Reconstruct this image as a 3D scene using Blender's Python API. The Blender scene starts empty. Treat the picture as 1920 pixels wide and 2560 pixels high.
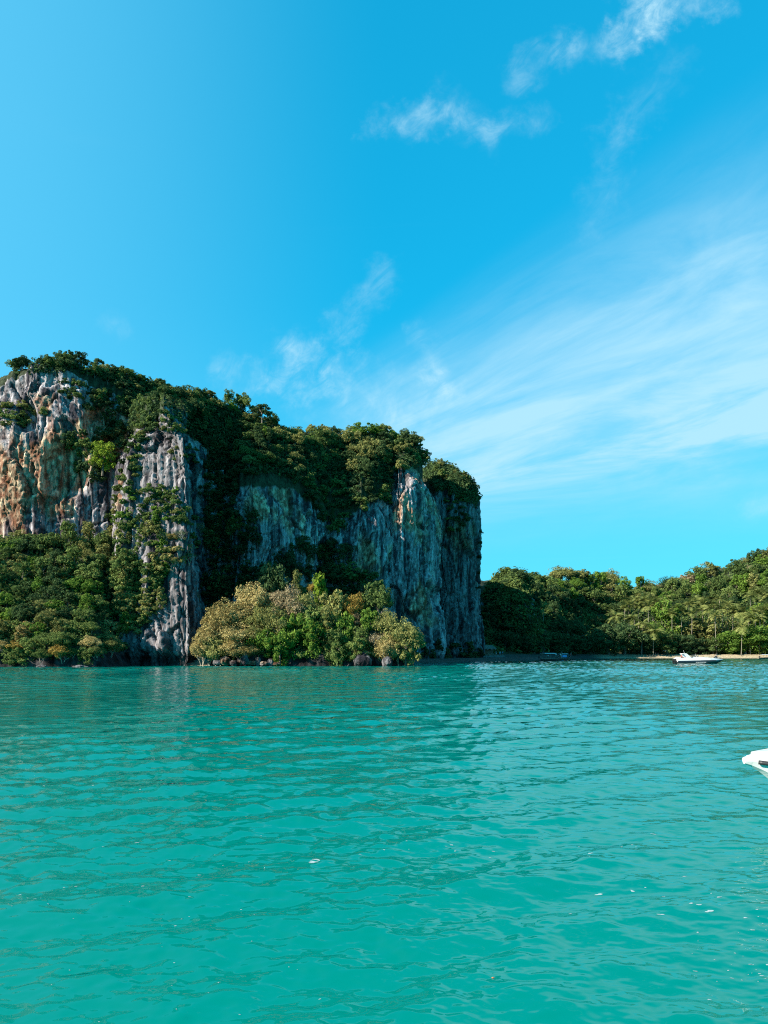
import bpy, bmesh, math, random
import numpy as np
from mathutils import Vector, Matrix

random.seed(7)
RNG = np.random.default_rng(7)
sc = bpy.context.scene
COL = sc.collection

# ------------------------------------------------------------------ camera
CAM_H, FOC, HOR = 2.6, 1930.0, 1634.0           # eye height (m), focal length and horizon row of the 1920x2560 photograph
cam_data = bpy.data.cameras.new('camera')
cam = bpy.data.objects.new('camera', cam_data)
COL.objects.link(cam)
cam.location = (0, 0, CAM_H)
cam.rotation_euler = (math.radians(90), 0, 0)
cam_data.sensor_fit = 'VERTICAL'
cam_data.sensor_height = 36.0
cam_data.lens = 36.0 * FOC / 2560.0
cam_data.shift_y = (HOR - 1280.0) / 2560.0
cam_data.clip_start = 0.1
cam_data.clip_end = 20000
sc.camera = cam

# ------------------------------------------------------------------ light
SUN_AZ, SUN_EL = Vector((-0.89, -0.455)).normalized(), math.radians(29.5)
SUN_DIR = Vector((SUN_AZ.x * math.cos(SUN_EL), SUN_AZ.y * math.cos(SUN_EL), math.sin(SUN_EL)))
sun_data = bpy.data.lights.new('sun', 'SUN')
sun_data.energy = 5.0
sun_data.angle = math.radians(0.5)
sun_data.color = (1.0, 0.93, 0.80)
sun = bpy.data.objects.new('sun', sun_data)
COL.objects.link(sun)
sun.rotation_euler = SUN_DIR.to_track_quat('Z', 'Y').to_euler()
sun.location = (-200, -100, 200)

vs = sc.view_settings
sc.display_settings.display_device = 'sRGB'
vs.view_transform = 'Standard'
vs.look = 'None'
vs.exposure = 1.12
vs.gamma = 1.0
vs.use_curve_mapping = False

cy = sc.cycles
cy.max_bounces = 5
cy.filter_width = 1.1
cy.use_denoising = False
cy.diffuse_bounces = 2
cy.glossy_bounces = 2
cy.transmission_bounces = 2
cy.transparent_max_bounces = 8
cy.caustics_reflective = False
cy.caustics_refractive = False

# ------------------------------------------------------------------ world
world = bpy.data.worlds.new('World')
sc.world = world
world.use_nodes = True
world.cycles.sampling_method = 'MANUAL'
world.cycles.sample_map_resolution = 256
wt = world.node_tree
wt.nodes.clear()


class NB:
    """tiny helper to write node maths"""
    def __init__(self, tree):
        self.t = tree

    def new(self, kind, **kw):
        n = self.t.nodes.new(kind)
        for k, v in kw.items():
            setattr(n, k, v)
        return n

    def link(self, a, b):
        self.t.links.new(a, b)

    def put(self, sock, v):
        if hasattr(v, 'is_output'):
            self.link(v, sock)
        else:
            sock.default_value = v

    def m(self, op, a, b=None, c=None, clamp=False):
        n = self.new('ShaderNodeMath', operation=op, use_clamp=clamp)
        for i, v in enumerate((a, b, c)):
            if v is not None:
                self.put(n.inputs[i], v)
        return n.outputs[0]

    def ss(self, v, lo, hi, o0=0.0, o1=1.0):
        n = self.new('ShaderNodeMapRange', interpolation_type='SMOOTHSTEP')
        self.put(n.inputs[0], v)
        for i, x in enumerate((lo, hi, o0, o1)):
            self.put(n.inputs[i + 1], x)
        return n.outputs[0]

    def xyz(self, x, y, z=0.0):
        n = self.new('ShaderNodeCombineXYZ')
        for i, v in enumerate((x, y, z)):
            self.put(n.inputs[i], v)
        return n.outputs[0]

    def noise(self, vec, scale, detail=4.0, rough=0.55, dist=0.0, out=0, lac=2.0):
        n = self.new('ShaderNodeTexNoise')
        if vec is not None:
            self.link(vec, n.inputs['Vector'])
        n.inputs['Scale'].default_value = scale
        n.inputs['Detail'].default_value = detail
        n.inputs['Roughness'].default_value = rough
        n.inputs['Lacunarity'].default_value = lac
        n.inputs['Distortion'].default_value = dist
        return n.outputs[out]

    def mix(self, f, a, b, mode='MIX'):
        n = self.new('ShaderNodeMix', data_type='RGBA', blend_type=mode)
        self.put(n.inputs[0], f)
        self.put(n.inputs[6], a if hasattr(a, 'is_output') else (*a, 1.0))
        self.put(n.inputs[7], b if hasattr(b, 'is_output') else (*b, 1.0))
        return n.outputs[2]


w = NB(wt)
sky = w.new('ShaderNodeTexSky', sky_type='NISHITA')
sky.sun_disc = False
sky.sun_elevation = SUN_EL
sky.sun_rotation = math.atan2(SUN_AZ.x, SUN_AZ.y)
sky.altitude = 0.0
sky.air_density = 1.0
sky.dust_density = 0.6
sky.ozone_density = 1.6
tc = w.new('ShaderNodeTexCoord').outputs['Generated']
sep = w.new('ShaderNodeSeparateXYZ')
w.link(tc, sep.inputs[0])
dx, dy, dz = sep.outputs
yy = w.m('MAXIMUM', dy, 0.05)
front = w.ss(dy, 0.05, 0.25)
U = w.m('MULTIPLY_ADD', w.m('DIVIDE', dx, yy), 1.93, 0.96)      # directions ahead of the viewer, as angles' tangents
V = w.m('MULTIPLY_ADD', w.m('DIVIDE', dz, yy), -1.93, 1.634)
UV = w.xyz(U, V)


def seg(a, b, wd):
    """closeness to a stroke on the sky dome"""
    ex, ey = b[0] - a[0], b[1] - a[1]
    l2 = ex * ex + ey * ey
    px = w.m('SUBTRACT', U, a[0])
    py = w.m('SUBTRACT', V, a[1])
    t = w.m('MULTIPLY', w.m('ADD', w.m('MULTIPLY', px, ex), w.m('MULTIPLY', py, ey)), 1 / l2, clamp=True)
    qx = w.m('SUBTRACT', px, w.m('MULTIPLY', t, ex))
    qy = w.m('SUBTRACT', py, w.m('MULTIPLY', t, ey))
    d = w.m('SQRT', w.m('ADD', w.m('MULTIPLY', qx, qx), w.m('MULTIPLY', qy, qy)))
    wob = w.m('MULTIPLY_ADD', wn, wd * 3.6, -wd * 1.8)
    return w.ss(w.m('ADD', d, wob), wd * 1.35, -wd * 0.5)


wn = w.noise(UV, 12.0, 6.0, 0.62)
puff = w.noise(w.xyz(w.m('MULTIPLY_ADD', V, 0.5, U), w.m('MULTIPLY', V, 0.75)), 15.0, 8.0, 0.66, 0.9)
puff = w.ss(puff, 0.22, 0.88)
parts = []
for a, b, wd, amt in (((1.30, 0.19), (1.40, 0.11), 0.045, .55), ((1.40, 0.13), (1.56, 0.10), 0.045, .55), ((1.56, 0.09), (1.60, 0.02), 0.05, .55),
                      ((1.60, 0.03), (1.80, -0.06), 0.075, .95), ((1.65, 0.07), (1.655, 0.03), 0.04, .5),
                      ((0.95, 0.315), (1.11, 0.285), 0.045, .75), ((1.12, 0.26), (1.22, 0.34), 0.06, .32),
                      ((1.20, 0.33), (1.34, 0.30), 0.04, .42),
                      ((1.48, 0.56), (1.56, 0.32), 0.055, .26), ((1.56, 0.32), (1.68, 0.16), 0.06, .20),
                      ((1.05, 0.84), (1.12, 0.99), 0.035, .75), ((0.73, 0.87), (0.80, 0.91), 0.04, .75),
                      ((0.56, 0.93), (0.80, 0.97), 0.04, .6), ((0.85, 0.83), (0.95, 0.70), 0.05, .5),
                      ((0.75, 0.93), (1.02, 1.02), 0.10, .6), ((0.27, 0.80), (0.31, 0.83), 0.03, .25),
                      ((1.88, 1.28), (1.95, 1.25), 0.04, .5)):
    parts.append(w.m('MULTIPLY', w.m('MULTIPLY', seg(a, b, wd), puff), amt))
# fan of cirrus streaks rising to the right
fx = w.m('SUBTRACT', U, 0.10)
fy = w.m('SUBTRACT', 1.42, V)
th = w.m('ARCTAN2', fy, fx)
rr = w.m('SQRT', w.m('ADD', w.m('MULTIPLY', fx, fx), w.m('MULTIPLY', fy, fy)))
FV = w.xyz(w.m('MULTIPLY', th, 9.0), w.m('MULTIPLY', rr, 1.1), 3.3)
fn = w.noise(FV, 1.6, 9.0, 0.62, 0.5)
fn2 = w.noise(w.xyz(w.m('MULTIPLY', th, 30.0), w.m('MULTIPLY', rr, 2.2), 9.1), 1.0, 4.0, 0.6, 0.4)
fs = w.m('ADD', w.m('MULTIPLY', fn, 0.92), w.m('MULTIPLY', fn2, 0.15))
fmask = w.m('MULTIPLY', w.m('MULTIPLY', w.ss(th, 0.0, 0.26), w.ss(th, 0.62, 0.31)), w.ss(rr, 0.62, 1.05))
fade_r = w.ss(rr, 2.6, 1.8, 0.4, 1.0)
fan = w.m('MULTIPLY', w.m('MULTIPLY', w.ss(fs, 0.22, 0.92, 0.20, 1.0), fmask), w.m('MULTIPLY', fade_r, 1.35))
low = w.m('MULTIPLY', w.m('MULTIPLY', w.ss(th, 0.12, 0.2), w.ss(th, 0.30, 0.2)), w.ss(rr, 0.75, 1.1))
fan = w.m('ADD', fan, w.m('MULTIPLY', w.m('MULTIPLY', low, w.ss(fs, 0.40, 0.62)), 0.38))
acc = fan
for p in parts:
    acc = w.m('ADD', acc, p)
acc = w.m('MULTIPLY', acc, front)
# the same thin cirrus goes on over the rest of the sky
zz = w.m('MAXIMUM', dz, 0.08)
CP = w.xyz(w.m('MULTIPLY', w.m('DIVIDE', dx, zz), 0.5), w.m('MULTIPLY', w.m('DIVIDE', dy, zz), 1.6))
gen = w.ss(w.noise(CP, 0.9, 6.0, 0.6, 0.8), 0.56, 0.86)
acc = w.m('ADD', acc, w.m('MULTIPLY', gen, w.m('SUBTRACT', 0.5, w.m('MULTIPLY', front, 0.44))))
# the air is paler on the sun's side
az = w.m('ARCTAN2', dx, dy)
veil = w.m('MULTIPLY', w.m('MULTIPLY', w.ss(az, 0.02, -0.58), w.ss(az, -2.9, -2.3)), 0.55)
acc = w.m('MINIMUM', acc, 1.0)
gam = w.new('ShaderNodeGamma')                                  # evens out zenith and horizon as the camera's processing does
w.link(sky.outputs[0], gam.inputs[0])
gam.inputs[1].default_value = 0.45
tint = w.mix(1.0, gam.outputs[0], (0.028, 1.16, 1.66), 'MULTIPLY')
hz = w.ss(dz, 0.42, 0.02)
tint = w.mix(w.m('MULTIPLY', hz, 0.42), tint, (0.95, 2.75, 3.3))
tint = w.mix(veil, tint, (0.62, 2.35, 3.45))
cloudcol = w.mix(1.0, (1.72, 2.85, 3.4), (1.0, 1.0, 1.0), 'MULTIPLY')
col = w.mix(w.m('MULTIPLY', acc, 0.85), tint, cloudcol)
bg = w.new('ShaderNodeBackground')
w.link(col, bg.inputs[0])
bg.inputs[1].default_value = 0.14
wo = w.new('ShaderNodeOutputWorld')
w.link(bg.outputs[0], wo.inputs[0])

# ------------------------------------------------------------------ helpers
def PX(px, Y):
    return (px - 960.0) / FOC * Y


def PZ(py, Y):
    return CAM_H - (py - HOR) / FOC * Y


def to_px(p):
    return 960 + p[0] / p[1] * FOC, HOR - (p[2] - CAM_H) / p[1] * FOC


def sstep(x, a, b):
    t = np.clip((x - a) / (b - a), 0, 1)
    return t * t * (3 - 2 * t)


def _hash(ix, iy, iz, seed):
    h = (ix.astype(np.int64) * 374761393 + iy.astype(np.int64) * 668265263 + iz.astype(np.int64) * 2147483647 + seed * 974634777) & 0xFFFFFFFF
    h = ((h ^ (h >> 13)) * 1274126177) & 0xFFFFFFFF
    h = ((h ^ (h >> 16)) * 2246822519) & 0xFFFFFFFF
    return ((h ^ (h >> 15)) & 0xFFFFFF) / float(0xFFFFFF)


def vnoise(x, y, z, seed=0):
    x, y, z = np.broadcast_arrays(x, y, z)
    xi, yi, zi = np.floor(x), np.floor(y), np.floor(z)
    fx, fy, fz = x - xi, y - yi, z - zi
    fx = fx * fx * fx * (fx * (fx * 6 - 15) + 10)
    fy = fy * fy * fy * (fy * (fy * 6 - 15) + 10)
    fz = fz * fz * fz * (fz * (fz * 6 - 15) + 10)
    r = 0
    for a in (0, 1):
        wa = fx if a else 1 - fx
        for b in (0, 1):
            wb = fy if b else 1 - fy
            for c in (0, 1):
                wc = fz if c else 1 - fz
                r = r + wa * wb * wc * _hash(xi + a, yi + b, zi + c, seed)
    return r


def fbm(x, y, z, oct=4, seed=0, gain=0.5):
    s, a, t = 0, 1.0, 0
    for o in range(oct):
        s = s + a * vnoise(x, y, z, seed + o * 17)
        t += a
        a *= gain
        x, y, z = x * 2.03 + 13.1, y * 2.01 + 7.7, z * 1.97 + 3.3
    return s / t


def worley(x, y, z, seed=0):
    """gap between nearest and second nearest cell point (0 on the cracks), and the cell's own number"""
    xi, yi, zi = np.floor(x), np.floor(y), np.floor(z)
    f1 = np.full(x.shape, 9.0)
    f2 = np.full(x.shape, 9.0)
    cid = np.zeros(x.shape)
    for a in (-1, 0, 1):
        for b in (-1, 0, 1):
            for c in (-1, 0, 1):
                ix, iy, iz = xi + a, yi + b, zi + c
                d = (ix + _hash(ix, iy, iz, seed) - x) ** 2 + (iy + _hash(ix, iy, iz, seed + 1) - y) ** 2 + (iz + _hash(ix, iy, iz, seed + 2) - z) ** 2
                m_ = d < f1
                f2 = np.where(m_, f1, np.minimum(f2, d))
                f1 = np.where(m_, d, f1)
                cid = np.where(m_, _hash(ix, iy, iz, seed + 3), cid)
    return np.sqrt(f2) - np.sqrt(f1), cid


def mesh_np(name, verts, faces, smooth=False):
    """faces: (n,4) or (n,3) int array"""
    me = bpy.data.meshes.new(name)
    verts = np.asarray(verts, dtype=np.float32)
    faces = np.asarray(faces, dtype=np.int32)
    k = faces.shape[1]
    me.vertices.add(len(verts))
    me.vertices.foreach_set('co', verts.ravel())
    me.loops.add(faces.size)
    me.loops.foreach_set('vertex_index', faces.ravel())
    me.polygons.add(len(faces))
    me.polygons.foreach_set('loop_start', np.arange(0, faces.size, k, dtype=np.int32))
    me.polygons.foreach_set('loop_total', np.full(len(faces), k, dtype=np.int32))
    if smooth:
        me.polygons.foreach_set('use_smooth', np.ones(len(faces), dtype=bool))
    me.update(calc_edges=True)
    return me


def set_col(me, cols, name='Col'):
    at = me.color_attributes.new(name, 'FLOAT_COLOR', 'POINT')
    c = np.ones((len(cols), 4), dtype=np.float32)
    c[:, :3] = cols
    at.data.foreach_set('color', c.ravel())


def add_obj(name, me, mat=None, parent=None, label=None, cat=None, group=None, kind=None, loc=None):
    o = bpy.data.objects.new(name, me)
    COL.objects.link(o)
    if mat is not None and me is not None and len(me.materials) == 0:
        me.materials.append(mat)
    if parent is not None:
        o.parent = parent
    if loc is not None:
        o.location = loc
    tag(o, label, cat, group, kind)
    return o


def tag(o, label=None, cat=None, group=None, kind=None):
    if label: o['label'] = label
    if cat: o['category'] = cat
    if group: o['group'] = group
    if kind: o['kind'] = kind
    return o


def grid_faces(nu, nv):
    """vertices laid out as [v][u]"""
    i = np.arange(nu - 1)[None, :] + np.arange(nv - 1)[:, None] * nu
    i = i.ravel()
    return np.stack([i, i + 1, i + 1 + nu, i + nu], axis=1)


class MB:
    """collects simple solids into one mesh"""
    def __init__(self):
        self.v, self.f = [], []

    def add(self, vs_, fs_):
        n = len(self.v)
        self.v += [tuple(p) for p in vs_]
        self.f += [tuple(i + n for i in f) for f in fs_]
        return self

    def box(self, c, s, rz=0.0, taper=1.0):
        cx, cy, cz = c
        sx, sy, sz = s[0] / 2, s[1] / 2, s[2] / 2
        pts = []
        for z, t in ((-sz, 1.0), (sz, taper)):
            for x, y in ((-sx, -sy), (sx, -sy), (sx, sy), (-sx, sy)):
                x, y = x * t, y * t
                pts.append((cx + x * math.cos(rz) - y * math.sin(rz), cy + x * math.sin(rz) + y * math.cos(rz), cz + z))
        return self.add(pts, [(3, 2, 1, 0), (4, 5, 6, 7), (0, 1, 5, 4), (1, 2, 6, 5), (2, 3, 7, 6), (3, 0, 4, 7)])

    def tube(self, path, radii, n=6, cap=True):
        path = [Vector(p) for p in path]
        if not isinstance(radii, (list, tuple)):
            radii = [radii] * len(path)
        rings = []
        for i, p in enumerate(path):
            t = (path[min(i + 1, len(path) - 1)] - path[max(i - 1, 0)]).normalized()
            a = Vector((0, 0, 1)) if abs(t.z) < 0.9 else Vector((1, 0, 0))
            u = t.cross(a).normalized()
            v_ = t.cross(u)
            rings.append([p + (u * math.cos(2 * math.pi * k / n) + v_ * math.sin(2 * math.pi * k / n)) * radii[i] for k in range(n)])
        pts = [q for r in rings for q in r]
        fs_ = []
        for i in range(len(path) - 1):
            for k in range(n):
                k2 = (k + 1) % n
                fs_.append((i * n + k, i * n + k2, (i + 1) * n + k2, (i + 1) * n + k))
        if cap:
            fs_.append(tuple(range(n - 1, -1, -1)))
            fs_.append(tuple((len(path) - 1) * n + k for k in range(n)))
        return self.add(pts, fs_)

    def prism(self, poly, y0, y1):
        """polygon in x-z pulled along y"""
        n = len(poly)
        pts = [(x, y0, z) for x, z in poly] + [(x, y1, z) for x, z in poly]
        fs_ = [tuple(range(n)), tuple(range(2 * n - 1, n - 1, -1))]
        for k in range(n):
            k2 = (k + 1) % n
            fs_.append((k, k + n, k2 + n, k2))
        return self.add(pts, fs_)

    def mesh(self, name, smooth=False):
        me = bpy.data.meshes.new(name)
        me.from_pydata(self.v, [], self.f)
        bm = bmesh.new()
        bm.from_mesh(me)
        bmesh.ops.recalc_face_normals(bm, faces=bm.faces)
        bm.to_mesh(me)
        bm.free()
        if smooth:
            for p in me.polygons:
                p.use_smooth = True
        me.update()
        return me

    def build(self, name, mat, parent=None, smooth=False, **kw):
        return add_obj(name, self.mesh(name, smooth), mat, parent, **kw)


# ------------------------------------------------------------------ materials
def new_mat(name):
    m = bpy.data.materials.new(name)
    m.use_nodes = True
    nt = m.node_tree
    nt.nodes.clear()
    nb = NB(nt)
    out = nb.new('ShaderNodeOutputMaterial')
    return m, nb, out


def plain(name, colr, rough=0.5, metal=0.0, var=0.12, scale=3.0, spec=0.5, coat=0.0):
    m, nb, out = new_mat(name)
    p = nb.new('ShaderNodeBsdfPrincipled')
    co = nb.new('ShaderNodeTexCoord').outputs['Object']
    n = nb.noise(co, scale, 5.0, 0.6)
    c = nb.mix(nb.ss(n, 0.3, 0.7), tuple(x * (1 - var) for x in colr), tuple(min(1.0, x * (1 + var)) for x in colr))
    nb.link(c, p.inputs['Base Color'])
    p.inputs['Roughness'].default_value = rough
    p.inputs['Metallic'].default_value = metal
    p.inputs['Specular IOR Level'].default_value = spec
    p.inputs['Coat Weight'].default_value = coat
    nb.link(p.outputs[0], out.inputs[0])
    return m


def leaf_mat(name, c_dark, c_light, c_odd=None, odd=0.0, trans=0.28):
    """foliage: every leaf, every tree and every clump differs a little"""
    m, nb, out = new_mat(name)
    isl = nb.new('ShaderNodeNewGeometry').outputs['Random Per Island']
    orn = nb.new('ShaderNodeObjectInfo').outputs['Random']
    pos = nb.new('ShaderNodeNewGeometry').outputs['Position']
    n = nb.noise(pos, 0.55, 3.0, 0.6)
    f = nb.m('ADD', nb.m('MULTIPLY', isl, 0.45), nb.m('ADD', nb.m('MULTIPLY', orn, 0.40), nb.m('MULTIPLY_ADD', n, 0.9, -0.42)), clamp=True)
    c = nb.mix(f, c_dark, c_light)
    if c_odd is not None:
        n2 = nb.noise(pos, 0.16, 2.0, 0.5)
        k = nb.m('ADD', nb.m('MULTIPLY', isl, 0.3), nb.m('ADD', n2, nb.m('MULTIPLY', orn, 0.25)))
        c = nb.mix(nb.ss(k, 0.95 - odd, 1.15 - odd), c, c_odd)
    d = nb.new('ShaderNodeBsdfDiffuse')
    t = nb.new('ShaderNodeBsdfTranslucent')
    nb.link(c, d.inputs[0])
    nb.link(c, t.inputs[0])
    ms = nb.new('ShaderNodeMixShader')
    ms.inputs[0].default_value = trans
    nb.link(d.outputs[0], ms.inputs[1])
    nb.link(t.outputs[0], ms.inputs[2])
    nb.link(ms.outputs[0], out.inputs[0])
    return m


M = {}
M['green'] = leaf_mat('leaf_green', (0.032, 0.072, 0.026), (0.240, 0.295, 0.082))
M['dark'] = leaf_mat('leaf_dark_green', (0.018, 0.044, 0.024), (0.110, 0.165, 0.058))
M['olive'] = leaf_mat('leaf_olive', (0.070, 0.088, 0.030), (0.390, 0.375, 0.125))
M['lime'] = leaf_mat('leaf_lime', (0.080, 0.150, 0.016), (0.300, 0.390, 0.050))
M['fresh'] = leaf_mat('leaf_fresh_green', (0.050, 0.115, 0.022), (0.210, 0.310, 0.052))
M['gold'] = leaf_mat('leaf_golden', (0.180, 0.142, 0.045), (0.560, 0.445, 0.190))
M['ochre'] = leaf_mat('leaf_ochre', (0.190, 0.125, 0.028), (0.560, 0.380, 0.100))
M['rose'] = leaf_mat('leaf_rosy_brown', (0.130, 0.102, 0.056), (0.430, 0.340, 0.195))
M['palm'] = leaf_mat('palm_leaf', (0.080, 0.110, 0.024), (0.380, 0.385, 0.125))
M['bark'] = plain('bark', (0.13, 0.105, 0.08), 0.9, var=0.4, scale=6)
M['palmbark'] = plain('palm_bark', (0.23, 0.195, 0.15), 0.9, var=0.3, scale=6)
M['palebark'] = plain('pale_bark', (0.34, 0.29, 0.22), 0.9, var=0.3, scale=6)


def rock_mat(name, bump=0.5):
    m, nb, out = new_mat(name)
    p = nb.new('ShaderNodeBsdfPrincipled')
    at = nb.new('ShaderNodeAttribute', attribute_name='Col').outputs['Color']
    pos = nb.new('ShaderNodeNewGeometry').outputs['Position']
    mp = nb.new('ShaderNodeMapping')
    nb.link(pos, mp.inputs[0])
    mp.inputs['Scale'].default_value = (1.0, 1.0, 0.22)
    n = nb.noise(mp.outputs[0], 1.6, 6.0, 0.65)
    v = nb.ss(n, 0.36, 0.62, 0.5, 1.45)
    c = nb.mix(1.0, at, nb.xyz(v, v, v), 'MULTIPLY')
    nb.link(c, p.inputs['Base Color'])
    p.inputs['Roughness'].default_value = 0.9
    p.inputs['Specular IOR Level'].default_value = 0.15
    b = nb.new('ShaderNodeBump')
    b.inputs['Strength'].default_value = bump
    b.inputs['Distance'].default_value = 0.8
    nb.link(nb.noise(mp.outputs[0], 2.6, 6.0, 0.7), b.inputs['Height'])
    nb.link(b.outputs[0], p.inputs['Normal'])
    nb.link(p.outputs[0], out.inputs[0])
    return m


M['rock'] = rock_mat('limestone')
M['soil'] = rock_mat('hillside_ground', 0.4)

# ------------------------------------------------------------------ sea
_wr = np.random.default_rng(3)
WAVES = []
for lam, num in ((3.4, 3), (1.6, 6), (0.95, 11), (0.62, 12), (0.40, 12), (0.26, 12), (0.17, 12), (0.11, 10)):
    for _ in range(num):
        l = lam * _wr.uniform(0.8, 1.25)
        ang = math.radians(-70 + _wr.normal(0, 30 if lam > 1 else 42))
        k = 2 * math.pi / l
        WAVES.append((l, k * math.cos(ang), k * math.sin(ang), _wr.uniform(0, 6.283), (0.0145 if l < 1.5 else 0.011 if l < 2.6 else 0.006) * l ** 0.98 / num ** 0.5))


def sea_z(x, y, space=None):
    z = np.zeros_like(x)
    # gusts: patches of livelier and calmer water
    g = 0.55 + 0.9 * sstep(fbm(x * 0.06, y * 0.035, 0 * x, 3, 5), 0.3, 0.7)
    lively = 1 + 0.9 * sstep(y, 40, 130)                          # choppier out in the bay
    for l, kx, ky, ph, a in WAVES:
        f = 1.0 if space is None else sstep(l / space, 0.7, 1.5)
        s = np.sin(kx * x + ky * y + ph)
        z += a * f * (s + 0.25 * s * s) * (g if l < 2.5 else 1.0) * lively
    return z


def build_sea():
    near = 2.6 * 772.0 / np.linspace(690, 76, 600)                  # even steps on the slope of sight, then even steps over the water
    far, y, st = [], near[-1], 0.35
    while y < 430:
        y += st
        st *= 1.0018
        far.append(y)
    Y = np.concatenate([near, far, [480, 600, 900, 1600]])
    cols = np.concatenate([-np.geomspace(2.4, 0.58, 50)[:-1], np.linspace(-0.58, 0.58, 520), np.geomspace(0.58, 2.4, 50)[1:]])
    gy, ga = np.meshgrid(Y, cols, indexing='ij')
    gx = gy * ga
    dyr = np.abs(np.gradient(Y))[:, None] * np.ones_like(ga)
    space = np.maximum(dyr, gy * np.gradient(cols)[None, :])
    z = sea_z(gx, gy, space) * sstep(gy, 2.95, 4.2) * sstep(np.abs(ga), 2.38, 1.8) * sstep(gy, 1500, 700)
    v = np.stack([gx, gy, z], -1).reshape(-1, 3)
    f = grid_faces(len(cols), len(Y))
    n0 = len(v)
    # plain water beside and behind the viewer
    y0, yN = Y[0], Y[-1]
    extra = np.array([(-2.4 * y0, y0, 0), (2.4 * y0, y0, 0), (-2.4 * yN, yN, 0), (2.4 * yN, yN, 0),
                      (-2500, -1200, 0), (2500, -1200, 0), (-4500, yN, 0), (4500, yN, 0)])
    ef = np.array([(4, 5, 1, 0), (6, 4, 0, 2), (5, 7, 3, 1)]) + n0
    me = mesh_np('sea', np.vstack([v, extra]), np.vstack([f, ef]), smooth=True)
    return me


m, nb, out = new_mat('sea_water')
pos = nb.new('ShaderNodeNewGeometry').outputs['Position']
n0 = nb.noise(pos, 0.035, 3.0, 0.5)
body = nb.new('ShaderNodeBsdfDiffuse')                       # light scattered back by the milky water, the same whatever way a ripple leans
nb.link(nb.mix(nb.ss(n0, 0.3, 0.7), (0.0, 0.180, 0.142), (0.0, 0.206, 0.176)), body.inputs[0])
body.inputs['Normal'].default_value = (0, 0, 1)
upv = nb.new('ShaderNodeCombineXYZ')
upv.inputs[2].default_value = 1.0
nb.link(upv.outputs[0], body.inputs['Normal'])
gloss = nb.new('ShaderNodeBsdfGlossy')
gloss.inputs['Roughness'].default_value = 0.05
fres = nb.new('ShaderNodeFresnel')
fres.inputs['IOR'].default_value = 1.333
def sea_height(off):
    v = nb.new('ShaderNodeVectorMath', operation='ADD')
    nb.link(pos, v.inputs[0])
    v.inputs[1].default_value = off
    mp = nb.new('ShaderNodeMapping')
    nb.link(v.outputs[0], mp.inputs[0])
    mp.inputs['Rotation'].default_value = (0, 0, math.radians(-14))
    mp.inputs['Scale'].default_value = (0.55, 1.25, 1.0)
    return nb.noise(mp.outputs[0], 1.5, 3.0, 0.46, 0.35, lac=2.3)


EPS = 0.03
hA, hX, hY = sea_height((0, 0, 0)), sea_height((EPS, 0, 0)), sea_height((0, EPS, 0))
amp = nb.m('MULTIPLY', nb.ss(nb.noise(pos, 0.05, 3.0, 0.5), 0.3, 0.7, 0.75, 1.3), -0.04 / EPS)      # gusts
gx_ = nb.m('MULTIPLY', nb.m('SUBTRACT', hX, hA), amp)
gy_ = nb.m('MULTIPLY', nb.m('SUBTRACT', hY, hA), amp)
va = nb.new('ShaderNodeVectorMath', operation='ADD')
nb.link(nb.new('ShaderNodeNewGeometry').outputs['Normal'], va.inputs[0])
nb.link(nb.xyz(gx_, gy_, 0.0), va.inputs[1])
vn_ = nb.new('ShaderNodeVectorMath', operation='NORMALIZE')
nb.link(va.outputs[0], vn_.inputs[0])
nb.link(vn_.outputs[0], gloss.inputs['Normal'])
nb.link(vn_.outputs[0], fres.inputs['Normal'])
mxs = nb.new('ShaderNodeMixShader')
nb.link(fres.outputs[0], mxs.inputs[0])
nb.link(body.outputs[0], mxs.inputs[1])
nb.link(gloss.outputs[0], mxs.inputs[2])
nb.link(mxs.outputs[0], out.inputs[0])
M['sea'] = m
add_obj('sea', build_sea(), M['sea'], kind='structure', label='turquoise rippled sea filling the foreground')

# ------------------------------------------------------------------ limestone cliffs
TERRAIN = []


def rock_colour(x, y, z, bias, seed, green=0.0):
    st = fbm(x * 0.55, y * 0.55, z * 0.045, 4, seed + 3)
    st2 = fbm(x * 1.3, y * 1.3, z * 0.06, 3, seed + 9)
    pa = fbm(x * 0.09, y * 0.09, z * 0.07, 4, seed + 21)
    fi = fbm(x * 1.1, y * 1.1, z * 0.8, 3, seed + 31)
    t = sstep(st * 0.42 + st2 * 0.45 + fi * 0.2, 0.42, 0.63)[..., None]
    dark, light = np.array((0.028, 0.025, 0.031)), np.array((0.272, 0.242, 0.248))
    c = dark * (1 - t) + light * t
    o = sstep(pa + bias + 0.25 * (st - 0.5), 0.56, 0.72)[..., None]
    o2 = sstep(fi + 0.4 * (st2 - 0.5), 0.35, 0.7)[..., None]
    warm = np.array((0.22, 0.085, 0.038)) * (1 - o2) + np.array((0.36, 0.255, 0.155)) * o2
    c = c * (1 - o * 0.85) + warm * (0.55 + 0.6 * t) * o * 0.85
    tide_shade = sstep(z + 1.5 * (fi - 0.5), 3.0, 1.8)[..., None]          # wet weed stain, plus the overhang's shade put into the colour
    c = c * (1 - 0.72 * tide_shade)
    return c


def resample(pts, n):
    pts = np.array(pts, dtype=float)
    d = np.concatenate([[0], np.cumsum(np.hypot(np.diff(pts[:, 0]), np.diff(pts[:, 1])))])
    s = np.linspace(0, d[-1], n)
    out = np.stack([np.interp(s, d, pts[:, k]) for k in range(pts.shape[1])], -1)
    return out, s, d[-1]


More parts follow.
